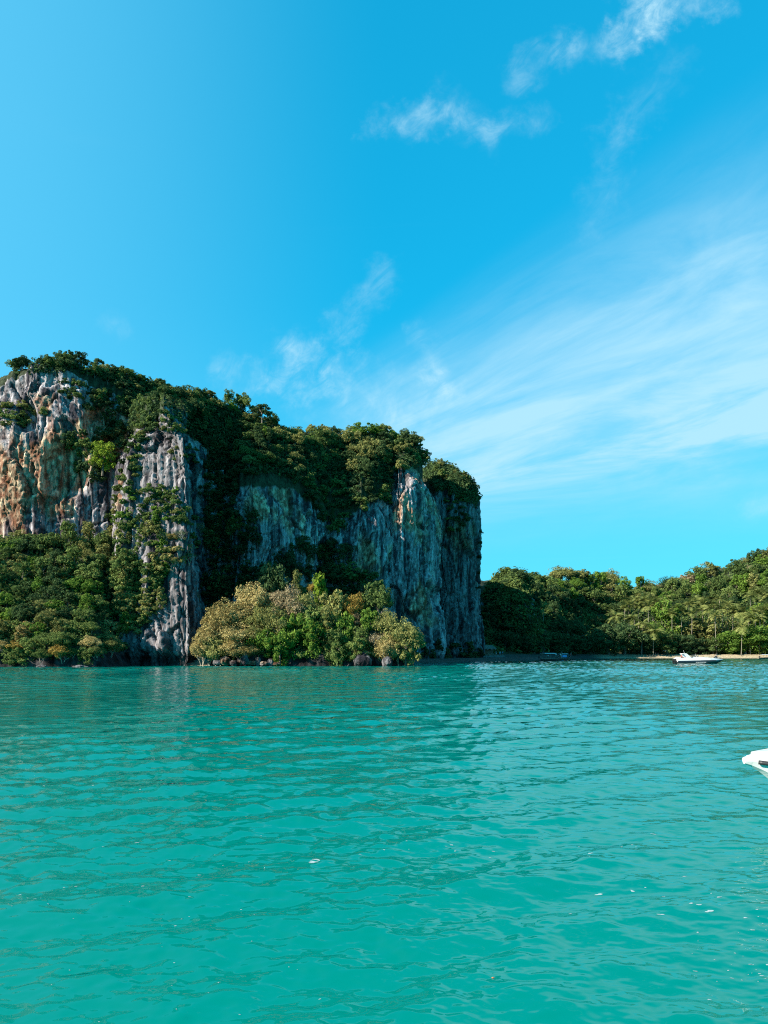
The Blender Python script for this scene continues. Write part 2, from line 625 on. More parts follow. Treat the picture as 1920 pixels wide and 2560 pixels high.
def cliff(name, pts, ridge, seed, nv, step=0.32, lean=0.07, bulge=2.6, flute=1.5, bias=None, notch=1.6, round_=3.0, smooth_n=9, label='', caves=(), tone=1.0, cap_n=46, back=(-25, 60)):
    """wall drawn over a ground line; pts = (x, y, z of the rim); ridge = line its top climbs to"""
    L = np.sum(np.hypot(np.diff([p[0] for p in pts]), np.diff([p[1] for p in pts])))
    nu = int(L / step)
    P, s, _ = resample(pts, nu)
    ker = np.hanning(smooth_n + 2)[1:-1]
    ker /= ker.sum()
    k = smooth_n // 2
    Pp = np.pad(P, ((k, k), (0, 0)), mode='edge')
    P = np.stack([np.convolve(Pp[:, j], ker, 'valid') for j in range(P.shape[1])], -1)
    tx, ty = np.gradient(P[:, 0]), np.gradient(P[:, 1])
    # normals taken from a smoother line so that the top does not fold over itself
    kk = 41
    kb = np.hanning(kk + 2)[1:-1]
    kb /= kb.sum()
    tx = np.convolve(np.pad(tx, kk // 2, mode='edge'), kb, 'valid')
    ty = np.convolve(np.pad(ty, kk // 2, mode='edge'), kb, 'valid')
    ln = np.hypot(tx, ty)
    nx, ny = ty / ln, -tx / ln
    vz = np.linspace(0, 1, nv)
    zt = P[:, 2][None, :] + 2.5 * (fbm(P[:, 0] * 0.12, P[:, 1] * 0.12, 0 * P[:, 0], 3, seed + 77)[None, :] - 0.5) * 2
    z = -1.5 + (zt + 1.5) * vz[:, None]
    inset = lean * z + round_ * sstep(vz, 0.80, 1.0)[:, None] ** 1.5 * np.ones_like(z)
    inset = inset + notch * (1 - sstep(z, 0.8, 4.0))
    x = P[:, 0][None, :] - nx[None, :] * inset
    y = P[:, 1][None, :] - ny[None, :] * inset
    wx = x + 3.0 * (vnoise(x * 0.08, y * 0.08, z * 0.06, seed + 1) - 0.5)
    wy = y + 3.0 * (vnoise(x * 0.08, y * 0.08, z * 0.06, seed + 2) - 0.5)
    big = fbm(wx * 0.055, wy * 0.055, z * 0.045, 3, seed + 4) - 0.5
    fl = fbm(wx * 0.55, wy * 0.55, z * 0.022, 4, seed + 5)
    fl = 1 - np.abs(2 * fl - 1)                                  # sharp vertical ribs
    ov = fbm(wx * 0.16, wy * 0.16, z * 0.16, 3, seed + 6) - 0.5
    fine = 0.30 - 2 * np.abs(fbm(wx * 0.8, wy * 0.8, z * 0.22, 3, seed + 7) - 0.5) * 1.6
    fine2 = 0.30 - 2 * np.abs(fbm(wx * 1.7, wy * 1.7, z * 0.9, 2, seed + 17) - 0.5) * 1.4
    drip = 0.30 - 2 * np.abs(fbm(wx * 1.0, wy * 1.0, z * 0.03, 2, seed + 8) - 0.5) * 1.4
    d = bulge * 1.3 * big + flute * (fl - 0.6) * 0.45 + 0.3 * ov + 0.45 * fine + 0.45 * fine2 + 0.45 * drip
    crack, slab = worley(wx * 0.20, wy * 0.20, z * 0.048, seed + 40)          # tall slabs set off by cracks
    crack2, slab2 = worley(wx * 0.62, wy * 0.62, z * 0.16, seed + 50)
    d = d + 2.4 * (slab - 0.5) + 0.7 * (slab2 - 0.5) - 0.8 * (1 - sstep(crack, 0.0, 0.05)) - 0.35 * (1 - sstep(crack2, 0.0, 0.12))
    for (cx, cz, rx, rz, dep) in caves:
        e = ((x - cx) / rx) ** 2 + ((z - cz) / rz) ** 2
        d = d - dep * (1 - sstep(e, 0.35, 1.15))
    d = d * (0.35 + 0.65 * sstep(vz, 1.02, 0.93)[:, None])
    x = x + nx[None, :] * d
    y = y + ny[None, :] * d
    # overhanging lips
    z = z + 0.6 * (fine + 2 * (slab - 0.5)) * sstep(vz, 0.0, 0.05)[:, None]
    bz = 0 if bias is None else bias(x, z)
    c = rock_colour(x, y, z, bz, seed) * tone
    c = c * (1 - 0.45 * (1 - sstep(crack, 0.0, 0.05)))[..., None] * (0.80 + 0.40 * slab2)[..., None]        # darker along the cracks, slabs weathered unlike
    # top, falling back from the rim
    cv = np.linspace(0, 1, cap_n)[1:] ** 1.35
    R, _, _ = resample(ridge, nu)
    cx_ = x[-1][None, :] * (1 - cv[:, None]) + R[:, 0][None, :] * cv[:, None]
    cy_ = y[-1][None, :] * (1 - cv[:, None]) + R[:, 1][None, :] * cv[:, None]
    rise = np.sin(cv * math.pi / 2) ** 0.8
    cz_ = z[-1][None, :] * (1 - rise[:, None]) + R[:, 2][None, :] * rise[:, None] + (fbm(cx_ * 0.15, cy_ * 0.15, 0 * cx_, 3, seed + 12) - 0.5) * 3.0 * sstep(cv, 0, 0.15)[:, None]
    # and falling away behind the ridge
    bx, by, bz_ = [], [], []
    for q in (0.15, 0.4, 0.7, 1.0):
        bx.append(cx_[-1] + back[0] * q)
        by.append(cy_[-1] + back[1] * q)
        bz_.append(cz_[-1] * (1 - q ** 1.5) - 2 * q)
    cx_ = np.concatenate([cx_, bx])
    cy_ = np.concatenate([cy_, by])
    cz_ = np.concatenate([cz_, bz_])
    cc = np.array((0.032, 0.040, 0.020)) * (0.6 + 0.9 * fbm(cx_ * 0.6, cy_ * 0.6, cz_ * 0.6, 3, seed)[..., None])
    X = np.concatenate([x, cx_])
    Yv = np.concatenate([y, cy_])
    Z = np.concatenate([z, cz_])
    C = np.concatenate([c, cc])
    me = mesh_np(name, np.stack([X, Yv, Z], -1).reshape(-1, 3), grid_faces(nu, X.shape[0]), smooth=False)
    set_col(me, C.reshape(-1, 3))
    o = add_obj(name, me, M['rock'], kind='structure', label=label)
    TERRAIN.append(o)
    return o


def bias_left(x, z):
    return 0.20 * sstep(z, 18, 30) * sstep(z, 62, 46) * sstep(x, -60, -68) + 0.22 * np.exp(-((x + 81) / 4.5) ** 2 - ((z - 65) / 4.5) ** 2) + 0.12 * np.exp(-((x + 72) / 6.0) ** 2 - ((z - 52) / 7.0) ** 2)


def bias_mid(x, z):
    return 0.17 * np.exp(-((x + 24) / 5.0) ** 2 - ((z - 36) / 11.0) ** 2) + 0.13 * np.exp(-((x + 33) / 3.0) ** 2 - ((z - 34) / 9.0) ** 2) + 0.15 * np.exp(-((x + 5) / 4.0) ** 2 - ((z - 36) / 10.0) ** 2) - 0.02


cliff('cliff', [(-140, 190, 60), (-130, 187, 62), (-106, 184, 64), (-94, 184, 69), (-86, 181.5, 73), (-78, 183, 73.5), (-70, 185, 69),
                (-62, 190, 66), (-54, 197, 64), (-47, 203, 60), (-40, 209, 55)],
      [(-140, 222, 68), (-110, 206, 72), (-92, 201, 75.5), (-80, 200, 75.5), (-66, 203, 75.5), (-58, 208, 74), (-50, 216, 74), (-40, 226, 73.5)], 11, 270, bias=bias_left,
      lean=0.04, tone=1.3, flute=1.0, label='tall pale limestone cliff streaked orange at the left edge', bulge=3.4, caves=((-76.5, 46, 5.5, 8, 2.6), (-69, 58, 4, 6, 2.5), (-86, 60, 3, 4, 2.0)))
cliff('rock_buttress', [(-74, 196, 58), (-66, 182, 56), (-60.5, 171, 54), (-56, 163.5, 54), (-49, 161.6, 54), (-43, 160.3, 54), (-39.8, 160.4, 54), (-39.5, 163, 54),
                        (-41.2, 172, 54), (-44.5, 185, 55), (-46.5, 200, 56)],
      [(-72, 202, 66), (-62, 198, 66), (-52, 201, 69), (-48, 205, 68)], 23, 230, step=0.26, lean=0.085, smooth_n=5,
      tone=0.85, label='grey limestone buttress with ribbed sunlit face rising beside the slope', bulge=1.5, flute=1.3, notch=1.2, bias=lambda x, z: -0.05 + 0 * x)
cliff('shaded_cliff', [(-62, 206, 46), (-50, 207, 45), (-44, 206, 44), (-38, 201, 46), (-33.5, 199.0, 47), (-27, 203.5, 48), (-20, 211, 46), (-15, 219, 42), (-11, 221, 42),
                       (-6, 220, 45), (-1, 224, 47), (3, 229, 50), (6, 236, 54)],
      [(-62, 244, 78), (-50, 242, 79), (-38, 241, 76), (-28, 242, 71.5), (-15, 245, 72), (0, 250, 74), (8, 254, 73)], 37, 210, bias=bias_mid, lean=0.02, bulge=2.2,
      label='shaded limestone wall with orange streaks behind the shore trees', round_=2.0, tone=1.4, caves=((-15, 24, 3, 14, 4.0), (-29, 27, 4, 4, 1.5)))
cliff('pale_cliff', [(-4, 236, 58), (-0.5, 227, 59), (4, 224.5, 60), (10, 227, 61), (15.0, 231.5, 61), (18.3, 238, 59), (19.8, 246, 57), (19.0, 262, 55), (16, 300, 55)],
      [(-6, 262, 71), (2, 262, 73.5), (9, 260, 74.5), (12, 262, 73), (14, 272, 70), (10, 300, 68)], 51, 250,
      lean=0.075, tone=1.35, bulge=1.2, flute=0.9, notch=0.8, bias=lambda x, z: -0.04 + 0.06 * np.exp(-((x - 7) / 3.0) ** 2 - ((z - 53) / 6.0) ** 2), label='smooth blue-grey limestone wall standing in shade right of centre',
      caves=((15, 18, 2.6, 5, 2.2), (13, 28, 2, 3, 1.2)))
cliff('end_buttress', [(12, 282, 52), (18, 274, 60), (25, 273, 62), (31, 276.0, 66), (34.8, 282, 64), (36.8, 292, 61), (37.0, 310, 56), (40, 345, 46), (45, 380, 43), (44, 420, 40)],  # unseen rear run added, its heights set for the shadow on the far hill
      [(15, 302, 75), (21, 296, 75.5), (27, 297, 73), (30, 306, 68), (28, 345, 53), (28, 385, 50), (20, 420, 46)], 67, 230, step=0.36,
      lean=0.012, round_=1.5, bulge=1.8, notch=0.6, tone=0.7, label='last dark limestone buttress at the end of the headland', bias=lambda x, z: -0.03 + 0 * x)
cliff('rock_outcrop', [(32, 380, 24), (47, 366, 28), (55, 358, 33), (63, 356, 37), (70, 359, 36), (77, 368, 33), (81, 385, 30), (83, 410, 30)],
      [(49, 402, 36), (59, 392, 43), (66, 390, 45), (72, 394, 43), (75, 410, 36)], 83, 130, step=0.5,
      lean=0.16, bulge=3.0, round_=5.0, notch=0.4, label='dark shaded limestone knoll behind the little bay', bias=lambda x, z: -0.05 + 0 * x)


# ------------------------------------------------------------------ wooded slopes, beach
def height_mesh(name, xs, ys, fz, fc, mat, label, smooth=True, kind='structure'):
    gy, gx = np.meshgrid(ys, xs, indexing='ij')
    z = fz(gx, gy)
    me = mesh_np(name, np.stack([gx, gy, z], -1).reshape(-1, 3), grid_faces(len(xs), len(ys)), smooth=smooth)
    set_col(me, fc(gx, gy, z).reshape(-1, 3))
    o = add_obj(name, me, mat, kind=kind, label=label)
    TERRAIN.append(o)
    return o


def slope_z(x, y):
    sh = 148.5 + 1.5 * np.sin(x * 0.11) + 4 * (fbm(x * 0.10, y * 0.02, 0 * x, 3, 4) - 0.5) - 1.5 * sstep(x, -70, -90)
    t = y - sh
    z = -1.2 + 5.0 * sstep(t, -1.0, 1.4) + np.clip(t - 1, 0, 60) * 0.88 + 3.0 * (fbm(x * 0.13, y * 0.13, 0 * x, 3, 8) - 0.5) * sstep(t, 0, 4)
    edge = sstep(x, -50.5, -59.5 - (y - 150) * 0.16)
    return -3 + (np.minimum(z, 29) + 3) * edge


def earth(x, y, z):
    n = fbm(x * 0.5, y * 0.5, z * 0.5, 3, 9)[..., None]
    g = np.array((0.018, 0.026, 0.012)) * (1 - n) * 1.6 + np.array((0.06, 0.052, 0.03)) * n
    r = rock_colour(x, y, z, -0.1, 5) * 0.55
    k = sstep(z + 2 * (n[..., 0] - 0.5), 5.0, 2.5)[..., None]
    return g * (1 - k) + r * k


height_mesh('hillside', np.linspace(-170, -46, 250), np.linspace(143, 196, 110), slope_z, earth, M['soil'], 'steep wooded slope below the orange cliff on the left')


def mound_z(x, y):
    cx = sstep(x, -41, -33) * sstep(x, 9, 2)
    t = y - (157.5 + 1.2 * np.sin(x * 0.5) + 2.5 * (fbm(x * 0.2, 0 * x, 0 * x, 3, 3) - 0.5))
    z = -1.5 + 4.0 * sstep(t, -0.5, 2.0) + 7.0 * sstep(t, 1, 14) + 1.5 * (fbm(x * 0.4, y * 0.4, 0 * x, 3, 6) - 0.5)
    z = np.where(t > 24, z - (t - 24) * 0.25, z)
    return -3 + (z + 3) * cx


height_mesh('shore_mound', np.linspace(-44, 14, 150), np.linspace(153, 200, 110), mound_z, earth, M['soil'], 'low rocky mound under the golden trees at the water')


def flat_z(x, y):
    """shore apron below the cliffs, sandy at the left cove"""
    sh = np.interp(x, [-60, -44, -40, -34, -26, -10, 0, 8, 20, 30, 40, 60, 70], [170, 161, 159, 160.0, 165, 175, 190, 208, 224, 240, 262, 290, 300])
    t = y - sh - 1.5 * (fbm(x * 0.3, y * 0.1, 0 * x, 2, 2) - 0.5)
    return np.clip(-0.5 + t * 0.16, -1.5, 1.1 + 0.0 * t) + 0.12 * (fbm(x, y, 0 * x, 2, 3) - 0.5)


def sand_c(x, y, z):
    n = fbm(x * 0.8, y * 0.8, z, 3, 9)[..., None]
    c = np.array((0.40, 0.31, 0.20)) * (0.7 + 0.6 * n)
    wet = sstep(z, 0.30, 0.05)[..., None]
    c = c * (1 - 0.45 * wet)
    bare = (sstep(x, -26, -30) + sstep(x, 102, 122))[..., None]            # sand lies only in the cove and on the beach; darker ground between
    return c * bare + np.array((0.050, 0.046, 0.038)) * (0.6 + 0.8 * n) * (1 - bare)


M["sand"] = rock_mat('beach_sand', 0.12)
height_mesh('cove_sand', np.linspace(-58, 60, 240), np.linspace(156, 310, 200), flat_z, sand_c, M['sand'], 'thin sandy strip at the foot of the cliffs')


def shore_y(x):
    return np.interp(x, [20, 38, 55, 72, 95, 114, 122, 132, 170, 330], [288, 292, 318, 340, 372, 392, 402, 408, 411, 412])


def hill_z(x, y):
    t = y - shore_y(x)
    z = -0.6 + np.clip(t, -8, 17) * 0.17
    crest = np.interp(x, [0, 60, 98, 125, 150, 175, 192, 215, 232, 250, 280, 340], [40, 43, 51, 53, 48, 45, 43, 46, 52, 63, 70, 74])
    rise = sstep(t, 19, 108) * 0.92 + 0.08 * sstep(t, 90, 200)
    z = z + crest * rise + 9.0 * (fbm(x * 0.045, y * 0.045, 0 * x, 4, 15) - 0.5) * sstep(t, 20, 60)
    return z


def hill_c(x, y, z):
    t = y - shore_y(x)
    n = fbm(x * 0.3, y * 0.3, z * 0.3, 3, 12)[..., None]
    s = sand_c(x, y, z)
    g = np.array((0.020, 0.028, 0.012)) * (1 - n) * 1.5 + np.array((0.055, 0.05, 0.028)) * n
    k = sstep(t + 3 * (n[..., 0] - 0.5), 15, 20)[..., None]
    return s * (1 - k) + g * k


ys = np.concatenate([np.linspace(270, 440, 260), np.linspace(441, 620, 90)])
height_mesh('beach_and_hill', np.linspace(15, 340, 300), ys, hill_z, hill_c, M['sand'], 'pale beach running up to a forested hill across the bay')

# ------------------------------------------------------------------ vegetation: meshes (unit size, scaled per tree)
def leaf_quads(pos, nrm, size, rng, aspect=0.6):
    """one small four-cornered leaf spray at every position"""
    n = len(pos)
    nrm = nrm / (np.linalg.norm(nrm, axis=1, keepdims=True) + 1e-9)
    r = rng.normal(size=(n, 3))
    u = np.cross(nrm, r)
    u /= np.linalg.norm(u, axis=1, keepdims=True) + 1e-9
    v = np.cross(nrm, u)
    s = (size * rng.choice((0.5, 0.7, 0.9, 1.2, 1.6), n) * rng.uniform(0.85, 1.15, n))[:, None]
    a, b_ = u * s, v * s * aspect
    bend = nrm * s * 0.25
    q = np.stack([pos - a, pos - b_ + bend, pos + a, pos + b_ + bend], 1).reshape(-1, 3)
    f = np.arange(4 * n).reshape(-1, 4)
    return q, f


def puff_leaves(centers, radii, per, size, rng, flat=0.75, up=0.35):
    P, N = [], []
    for c, r in zip(centers, radii):
        k = max(8, int(per * rng.uniform(0.8, 1.2)))
        d = rng.normal(size=(k, 3))
        d[:, 2] += up
        d /= np.linalg.norm(d, axis=1, keepdims=True)
        rad = r * (0.55 + 0.55 * rng.random(k) ** 0.7)
        p = c + d * rad[:, None] * np.array((1, 1, flat))
        P.append(p)
        N.append(d * np.array((1, 1, 1.3)) + rng.normal(size=(k, 3)) * 0.55)
    return leaf_quads(np.vstack(P), np.vstack(N), size, rng)


def crown_broad(seed, n=30, per=95, size=0.075, zs=0.85, zc=1.25, spread=1.0, low=-0.45):
    """cauliflower crown made of leafy puffs around one dome"""
    rng = np.random.default_rng(seed)
    C, R = [], []
    tries = 0
    while len(C) < n and tries < 4000:
        tries += 1
        d = rng.normal(size=3)
        d /= np.linalg.norm(d)
        if d[2] < low:
            continue
        c = d * rng.uniform(0.35, 0.82) * np.array((spread, spread, zs))
        c *= 1 + 0.28 * math.sin(3 * math.atan2(d[1], d[0]) + seed) + 0.18 * math.sin(5 * d[2] + seed * 2)
        r = rng.choice((0.16, 0.22, 0.28, 0.36)) * rng.uniform(.85, 1.15)
        if all(np.linalg.norm(c - c2) > 0.55 * (r + r2) for c2, r2 in zip(C, R)):
            C.append(c)
            R.append(r)
    C = np.array(C) + np.array((0, 0, zc))
    return puff_leaves(C, R, per, size, rng)


def crown_layer(seed, n=22, per=90, size=0.07):
    """umbrella tree: flat shelves of leaves"""
    rng = np.random.default_rng(seed)
    C, R = [], []
    for i in range(n):
        a = rng.uniform(0, 6.283)
        r = rng.random() ** 0.5 * 0.85
        z = 1.55 - 0.75 * r * r + rng.choice([0, -0.28, -0.5], p=[.6, .25, .15]) + rng.normal(0, 0.06)
        C.append((r * math.cos(a), r * math.sin(a), z))
        R.append(rng.uniform(0.2, 0.36))
    return puff_leaves(np.array(C), R, per, size, rng, flat=0.38, up=0.7)


def crown_column(seed, n=26, per=90, size=0.08):
    """tall crown hung with creepers"""
    rng = np.random.default_rng(seed)
    C, R = [], []
    for i in range(n):
        z = rng.uniform(0.35, 2.6)
        wd = 0.55 * math.sin(min(1.0, (z - 0.2) / 2.6) * math.pi * 0.9) + 0.12
        a = rng.uniform(0, 6.283)
        C.append((wd * math.cos(a) * rng.uniform(.4, 1), wd * math.sin(a) * rng.uniform(.4, 1), z))
        R.append(rng.uniform(0.18, 0.34))
    return puff_leaves(np.array(C), R, per, size, rng, flat=1.05, up=0.2)


def trunk_unit(seed, h=1.25, r=0.075, limbs=5):
    rng = random.Random(seed)
    mb = MB()
    lean = (rng.uniform(-.12, .12), rng.uniform(-.12, .12))
    path = [(lean[0] * t * t, lean[1] * t * t, -0.45 + (h + 0.45) * t) for t in (0, .35, .7, 1)]
    mb.tube(path, [r * 1.3, r, r * .8, r * .45], 6)
    for i in range(limbs):
        a = i * 2 * math.pi / limbs + rng.uniform(-.4, .4)
        t0 = rng.uniform(.45, .8)
        p0 = Vector((lean[0] * t0 * t0, lean[1] * t0 * t0, -0.45 + (h + 0.45) * t0))
        e = Vector((math.cos(a) * rng.uniform(.45, .75), math.sin(a) * rng.uniform(.45, .75), rng.uniform(.35, .75)))
        mb.tube([p0, p0 + e * .5 + Vector((0, 0, .04)), p0 + e], [r * .5, r * .36, r * .15], 5)
    return mb.mesh('trunk')


def dry_tree(seed, leaves_per=80, size=0.034, zflat=0.75):
    """wide crown of pale branching twigs with sparse leaf sprays: (branches mesh, leaf quads)"""
    rng = random.Random(seed)
    nr = np.random.default_rng(seed)
    mb = MB()
    tips = []

    def grow(p, d, ln, r, lv):
        mid = p + d * ln * .5 + Vector((rng.uniform(-.06, .06), rng.uniform(-.06, .06), rng.uniform(-.02, .06))) * ln * 2
        e = p + d * ln
        mb.tube([p, mid, e], [r, r * .8, r * .6], 5 if lv < 2 else 4, cap=False)
        if lv >= 3:
            tips.append(e)
            return
        k = (4, 3, 3)[lv] if lv < 3 else 2
        for i in range(k):
            a = rng.uniform(0, 6.283)
            sp = rng.uniform(.55, 1.0)
            d2 = (d + Vector((math.cos(a) * sp, math.sin(a) * sp, rng.uniform(-.1, .35)))).normalized()
            d2.z *= zflat + .25
            grow(e, d2.normalized(), ln * rng.uniform(.66, .86), r * .58, lv + 1)
        if lv > 0:
            tips.append(e)

    for i in range(3):
        a = i * 2.1 + rng.uniform(-.4, .4)
        grow(Vector((0, 0, -0.2)), Vector((math.cos(a) * .35, math.sin(a) * .35, 1)).normalized(), 0.62, 0.045, 0)
    T = np.array([tuple(t) for t in tips])
    # fit the reach to a unit radius
    k = 1.0 / np.percentile(np.hypot(T[:, 0], T[:, 1]), 92)
    mb.v = [(x * k, y * k, z) for x, y, z in mb.v]
    T[:, 0] *= k
    T[:, 1] *= k
    D_ = nr.normal(size=(34, 3))
    D_[:, 2] = np.abs(D_[:, 2]) * .8 - .15
    D_ /= np.linalg.norm(D_, axis=1, keepdims=True)
    D_ = D_ * nr.uniform(.55, .95, (34, 1)) * np.array((1, 1, .85)) + np.array((0, 0, 1.0))
    if leaves_per > 20:
        C_ = np.vstack([T, D_])
        R_ = np.concatenate([np.full(len(T), .20), nr.uniform(.18, .34, len(D_))])
    else:
        C_, R_ = T, np.full(len(T), .2)
    q = puff_leaves(C_, R_, leaves_per, size, nr, flat=0.7, up=0.4)
    return mb.mesh('branches'), q


CROWN, TRUNK, DRY = {}, {}, {}


def crown_mesh(form, var, mat):
    key = (form, var, mat)
    if key not in CROWN:
        g = ('geo', form, var)
        if g not in CROWN:
            if form == 'broad': CROWN[g] = crown_broad(100 + var, n=34 + 2 * var, per=140, size=0.055)
            elif form == 'round': CROWN[g] = crown_broad(200 + var, n=44, per=110, size=0.052, zs=0.95)
            elif form == 'shrub': CROWN[g] = crown_broad(300 + var, n=18, per=120, size=0.085, zs=0.75, zc=0.35)
            elif form == 'bushy': CROWN[g] = crown_broad(800 + var, n=46, per=150, size=0.045, zs=1.0, zc=0.75, low=-0.95)
            elif form == 'drape': CROWN[g] = crown_broad(900 + var, n=24, per=115, size=0.075, zs=1.25, zc=0.2, low=-0.95)
            elif form == 'layer': CROWN[g] = crown_layer(400 + var)
            elif form == 'column': CROWN[g] = crown_column(500 + var)
            elif form == 'dry':
                br, q = dry_tree(600 + var)
                DRY[var] = br
                CROWN[g] = q
            elif form == 'bare':
                br, q = dry_tree(700 + var, leaves_per=9, size=0.04, zflat=.8)
                DRY[('bare', var)] = br
                CROWN[g] = q
        me = mesh_np('crown', *CROWN[g])
        me.materials.append(M[mat])
        CROWN[key] = me
    return CROWN[key]


def trunk_mesh(form, var):
    if form == 'dry':
        me = DRY[var]
    elif form == 'bare':
        me = DRY[('bare', var)]
    else:
        h = {'layer': 1.4, 'column': 2.0, 'bushy': 0.9, 'drape': 0.3}.get(form, 1.25)
        if (form, var) not in TRUNK:
            TRUNK[(form, var)] = trunk_unit(hash_str(form) + var, h)
        me = TRUNK[(form, var)]
    if len(me.materials) == 0:
        me.materials.append(M['palebark'] if form in ('dry', 'bare') else M['bark'])
    return me


def hash_str(s):
    return sum(ord(c) * (i + 3) for i, c in enumerate(s))


NVAR = {'broad': 6, 'bushy': 5, 'drape': 5, 'round': 4, 'shrub': 5, 'layer': 4, 'column': 4, 'dry': 4, 'bare': 3}
_tr = random.Random(5)


def tree(name, form, mat, base, r, hs=1.0, label=None, cat='tree', group=None, lean=0.0, whole=False, var=None):
    """a tree standing at base with crown radius r"""
    var = _tr.randrange(NVAR[form]) if var is None else var
    cm = crown_mesh(form, var, mat)
    rot = (lean * _tr.uniform(.5, 1), lean * _tr.uniform(-1, 1), _tr.uniform(0, 6.283))
    scl = (r * _tr.uniform(.82, 1.2), r * _tr.uniform(.82, 1.2), r * hs)
    if whole:                                       # too small in the picture to show its stem
        o = bpy.data.objects.new(name, cm)
        COL.objects.link(o)
        o.location, o.rotation_euler, o.scale = base, rot, scl
    else:
        o = bpy.data.objects.new(name, None)
        COL.objects.link(o)
        o.empty_display_size = 0.2
        o.location, o.rotation_euler, o.scale = base, rot, scl
        t = bpy.data.objects.new('trunk', trunk_mesh(form, var))
        c = bpy.data.objects.new('crown', cm)
        for q in (t, c):
            COL.objects.link(q)
            q.parent = o
    tag(o, label, cat, group)
    return o


# ------------------------------------------------------------------ where they stand
bpy.context.view_layer.update()
EYE = Vector((0, 0, CAM_H))


def hit(px, py, only=None):
    """first point of the land along a line of sight"""
    d = Vector(((px - 960) / FOC, 1.0, -(py - HOR) / FOC)).normalized()
    best = None
    for o in TERRAIN:
        if only and o.name not in only:
            continue
        ok, loc, nrm, _ = o.ray_cast(EYE, d)
        if ok and (best is None or loc.y < best[0].y):
            best = (loc.copy(), nrm.copy(), o.name)
    return best


def in_poly(x, y, poly):
    c = False
    j = len(poly) - 1
    for i in range(len(poly)):
        xi, yi = poly[i]
        xj, yj = poly[j]
        if (yi > y) != (yj > y) and x < (xj - xi) * (y - yi) / (yj - yi) + xi:
            c = not c
        j = i
    return c


def spread(poly, gap, seed, tries=6000):
    rng = random.Random(seed)
    xs, ys_ = [p[0] for p in poly], [p[1] for p in poly]
    pts = []
    for _ in range(tries):
        x, y = rng.uniform(min(xs), max(xs)), rng.uniform(min(ys_), max(ys_))
        if not in_poly(x, y, poly):
            continue
        g = gap * rng.uniform(.85, 1.1)
        if all((x - a) ** 2 + (y - b) ** 2 > g * g for a, b in pts):
            pts.append((x, y))
    return pts


def ordinal(n):
    return '%d%s' % (n, 'th' if 10 <= n % 100 <= 20 else {1: 'st', 2: 'nd', 3: 'rd'}.get(n % 10, 'th'))


ROWS = {1: ('only',), 2: ('upper', 'lower'), 3: ('upper', 'middle', 'lower'), 4: ('top', 'second', 'third', 'lowest'), 5: ('top', 'second', 'third', 'fourth', 'lowest')}
COLOUR = {'green': 'green', 'dark': 'dark green', 'olive': 'olive green', 'lime': 'lime green', 'fresh': 'fresh green', 'gold': 'golden', 'ochre': 'ochre yellow', 'rose': 'rosy brown'}
NAME = {'broad': 'broadleaf_tree', 'bushy': 'bushy_tree', 'drape': 'hanging_shrub', 'round': 'broadleaf_tree', 'shrub': 'shrub', 'layer': 'umbrella_tree', 'column': 'creeper_hung_tree', 'dry': 'dry_tree', 'bare': 'dry_tree'}


def wood(poly, gap, seed, rpx, forms, mats, place, group, rows=1, whole=False, stick=False, only=None, hs=(0.85, 1.15), sink=0.25):
    """trees over a piece of land, told apart by row and count from the left"""
    rng = random.Random(seed)
    L = []
    for x, y in spread(poly, gap, seed):
        h = hit(x, y, only)
        if h is None:
            continue
        L.append((x, y, h))
    if not L:
        return
    L.sort(key=lambda q: q[1])
    per = math.ceil(len(L) / rows)
    for ri in range(rows):
        row = sorted(L[ri * per:(ri + 1) * per])
        for i, (x, y, (loc, nrm, _)) in enumerate(row):
            form = rng.choice(forms)
            mat = rng.choice(mats)
            r = rng.uniform(*rpx) * loc.y / FOC
            if stick:
                base = loc + Vector((nrm.x, nrm.y, 0)) * r * .15 - Vector((0, 0, r * .35))
            else:
                base = loc - Vector((0, 0, r * sink))
            rw = '' if rows == 1 else ', %s row' % ROWS[rows][ri]
            lb = '%s %s %s%s, %s from the left' % (COLOUR[mat], 'shrub' if form in ('shrub', 'drape') else 'tree', place, rw, ordinal(i + 1))
            tree(NAME[form], form, mat, base, r, rng.uniform(*hs), lb, 'shrub' if form in ('shrub', 'drape') else 'tree', group, lean=0.08, whole=whole or form in ('shrub', 'drape'))


G, D, O_, F_ = 'green', 'dark', 'olive', 'fresh'
# headland top, left to right
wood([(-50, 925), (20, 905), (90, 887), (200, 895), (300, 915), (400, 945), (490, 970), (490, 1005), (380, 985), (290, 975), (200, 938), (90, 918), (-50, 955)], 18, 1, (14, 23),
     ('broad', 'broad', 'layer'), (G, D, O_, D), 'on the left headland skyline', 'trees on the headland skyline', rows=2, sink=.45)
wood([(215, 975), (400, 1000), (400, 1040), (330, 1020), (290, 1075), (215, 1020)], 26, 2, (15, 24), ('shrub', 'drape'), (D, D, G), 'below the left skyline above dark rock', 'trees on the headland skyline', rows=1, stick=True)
wood([(-20, 1015), (60, 1015), (110, 1035), (70, 1062), (-20, 1062)], 22, 3, (12, 18), ('shrub',), (G, O_), 'on a rock ledge at the left edge', 'ledge shrubs', stick=True)
wood([(150, 955), (205, 950), (200, 1000), (155, 995)], 20, 4, (11, 17), ('shrub',), (D, G), 'growing beside the red rock scar', 'ledge shrubs', stick=True)
wood([(170, 1090), (240, 1075), (310, 1065), (312, 1110), (290, 1170), (235, 1195), (190, 1170)], 26, 5, (17, 26), ('shrub', 'drape'), (D, G, D), 'on the ledge beside the orange cliff', 'trees on the middle ledge', rows=2, stick=True)
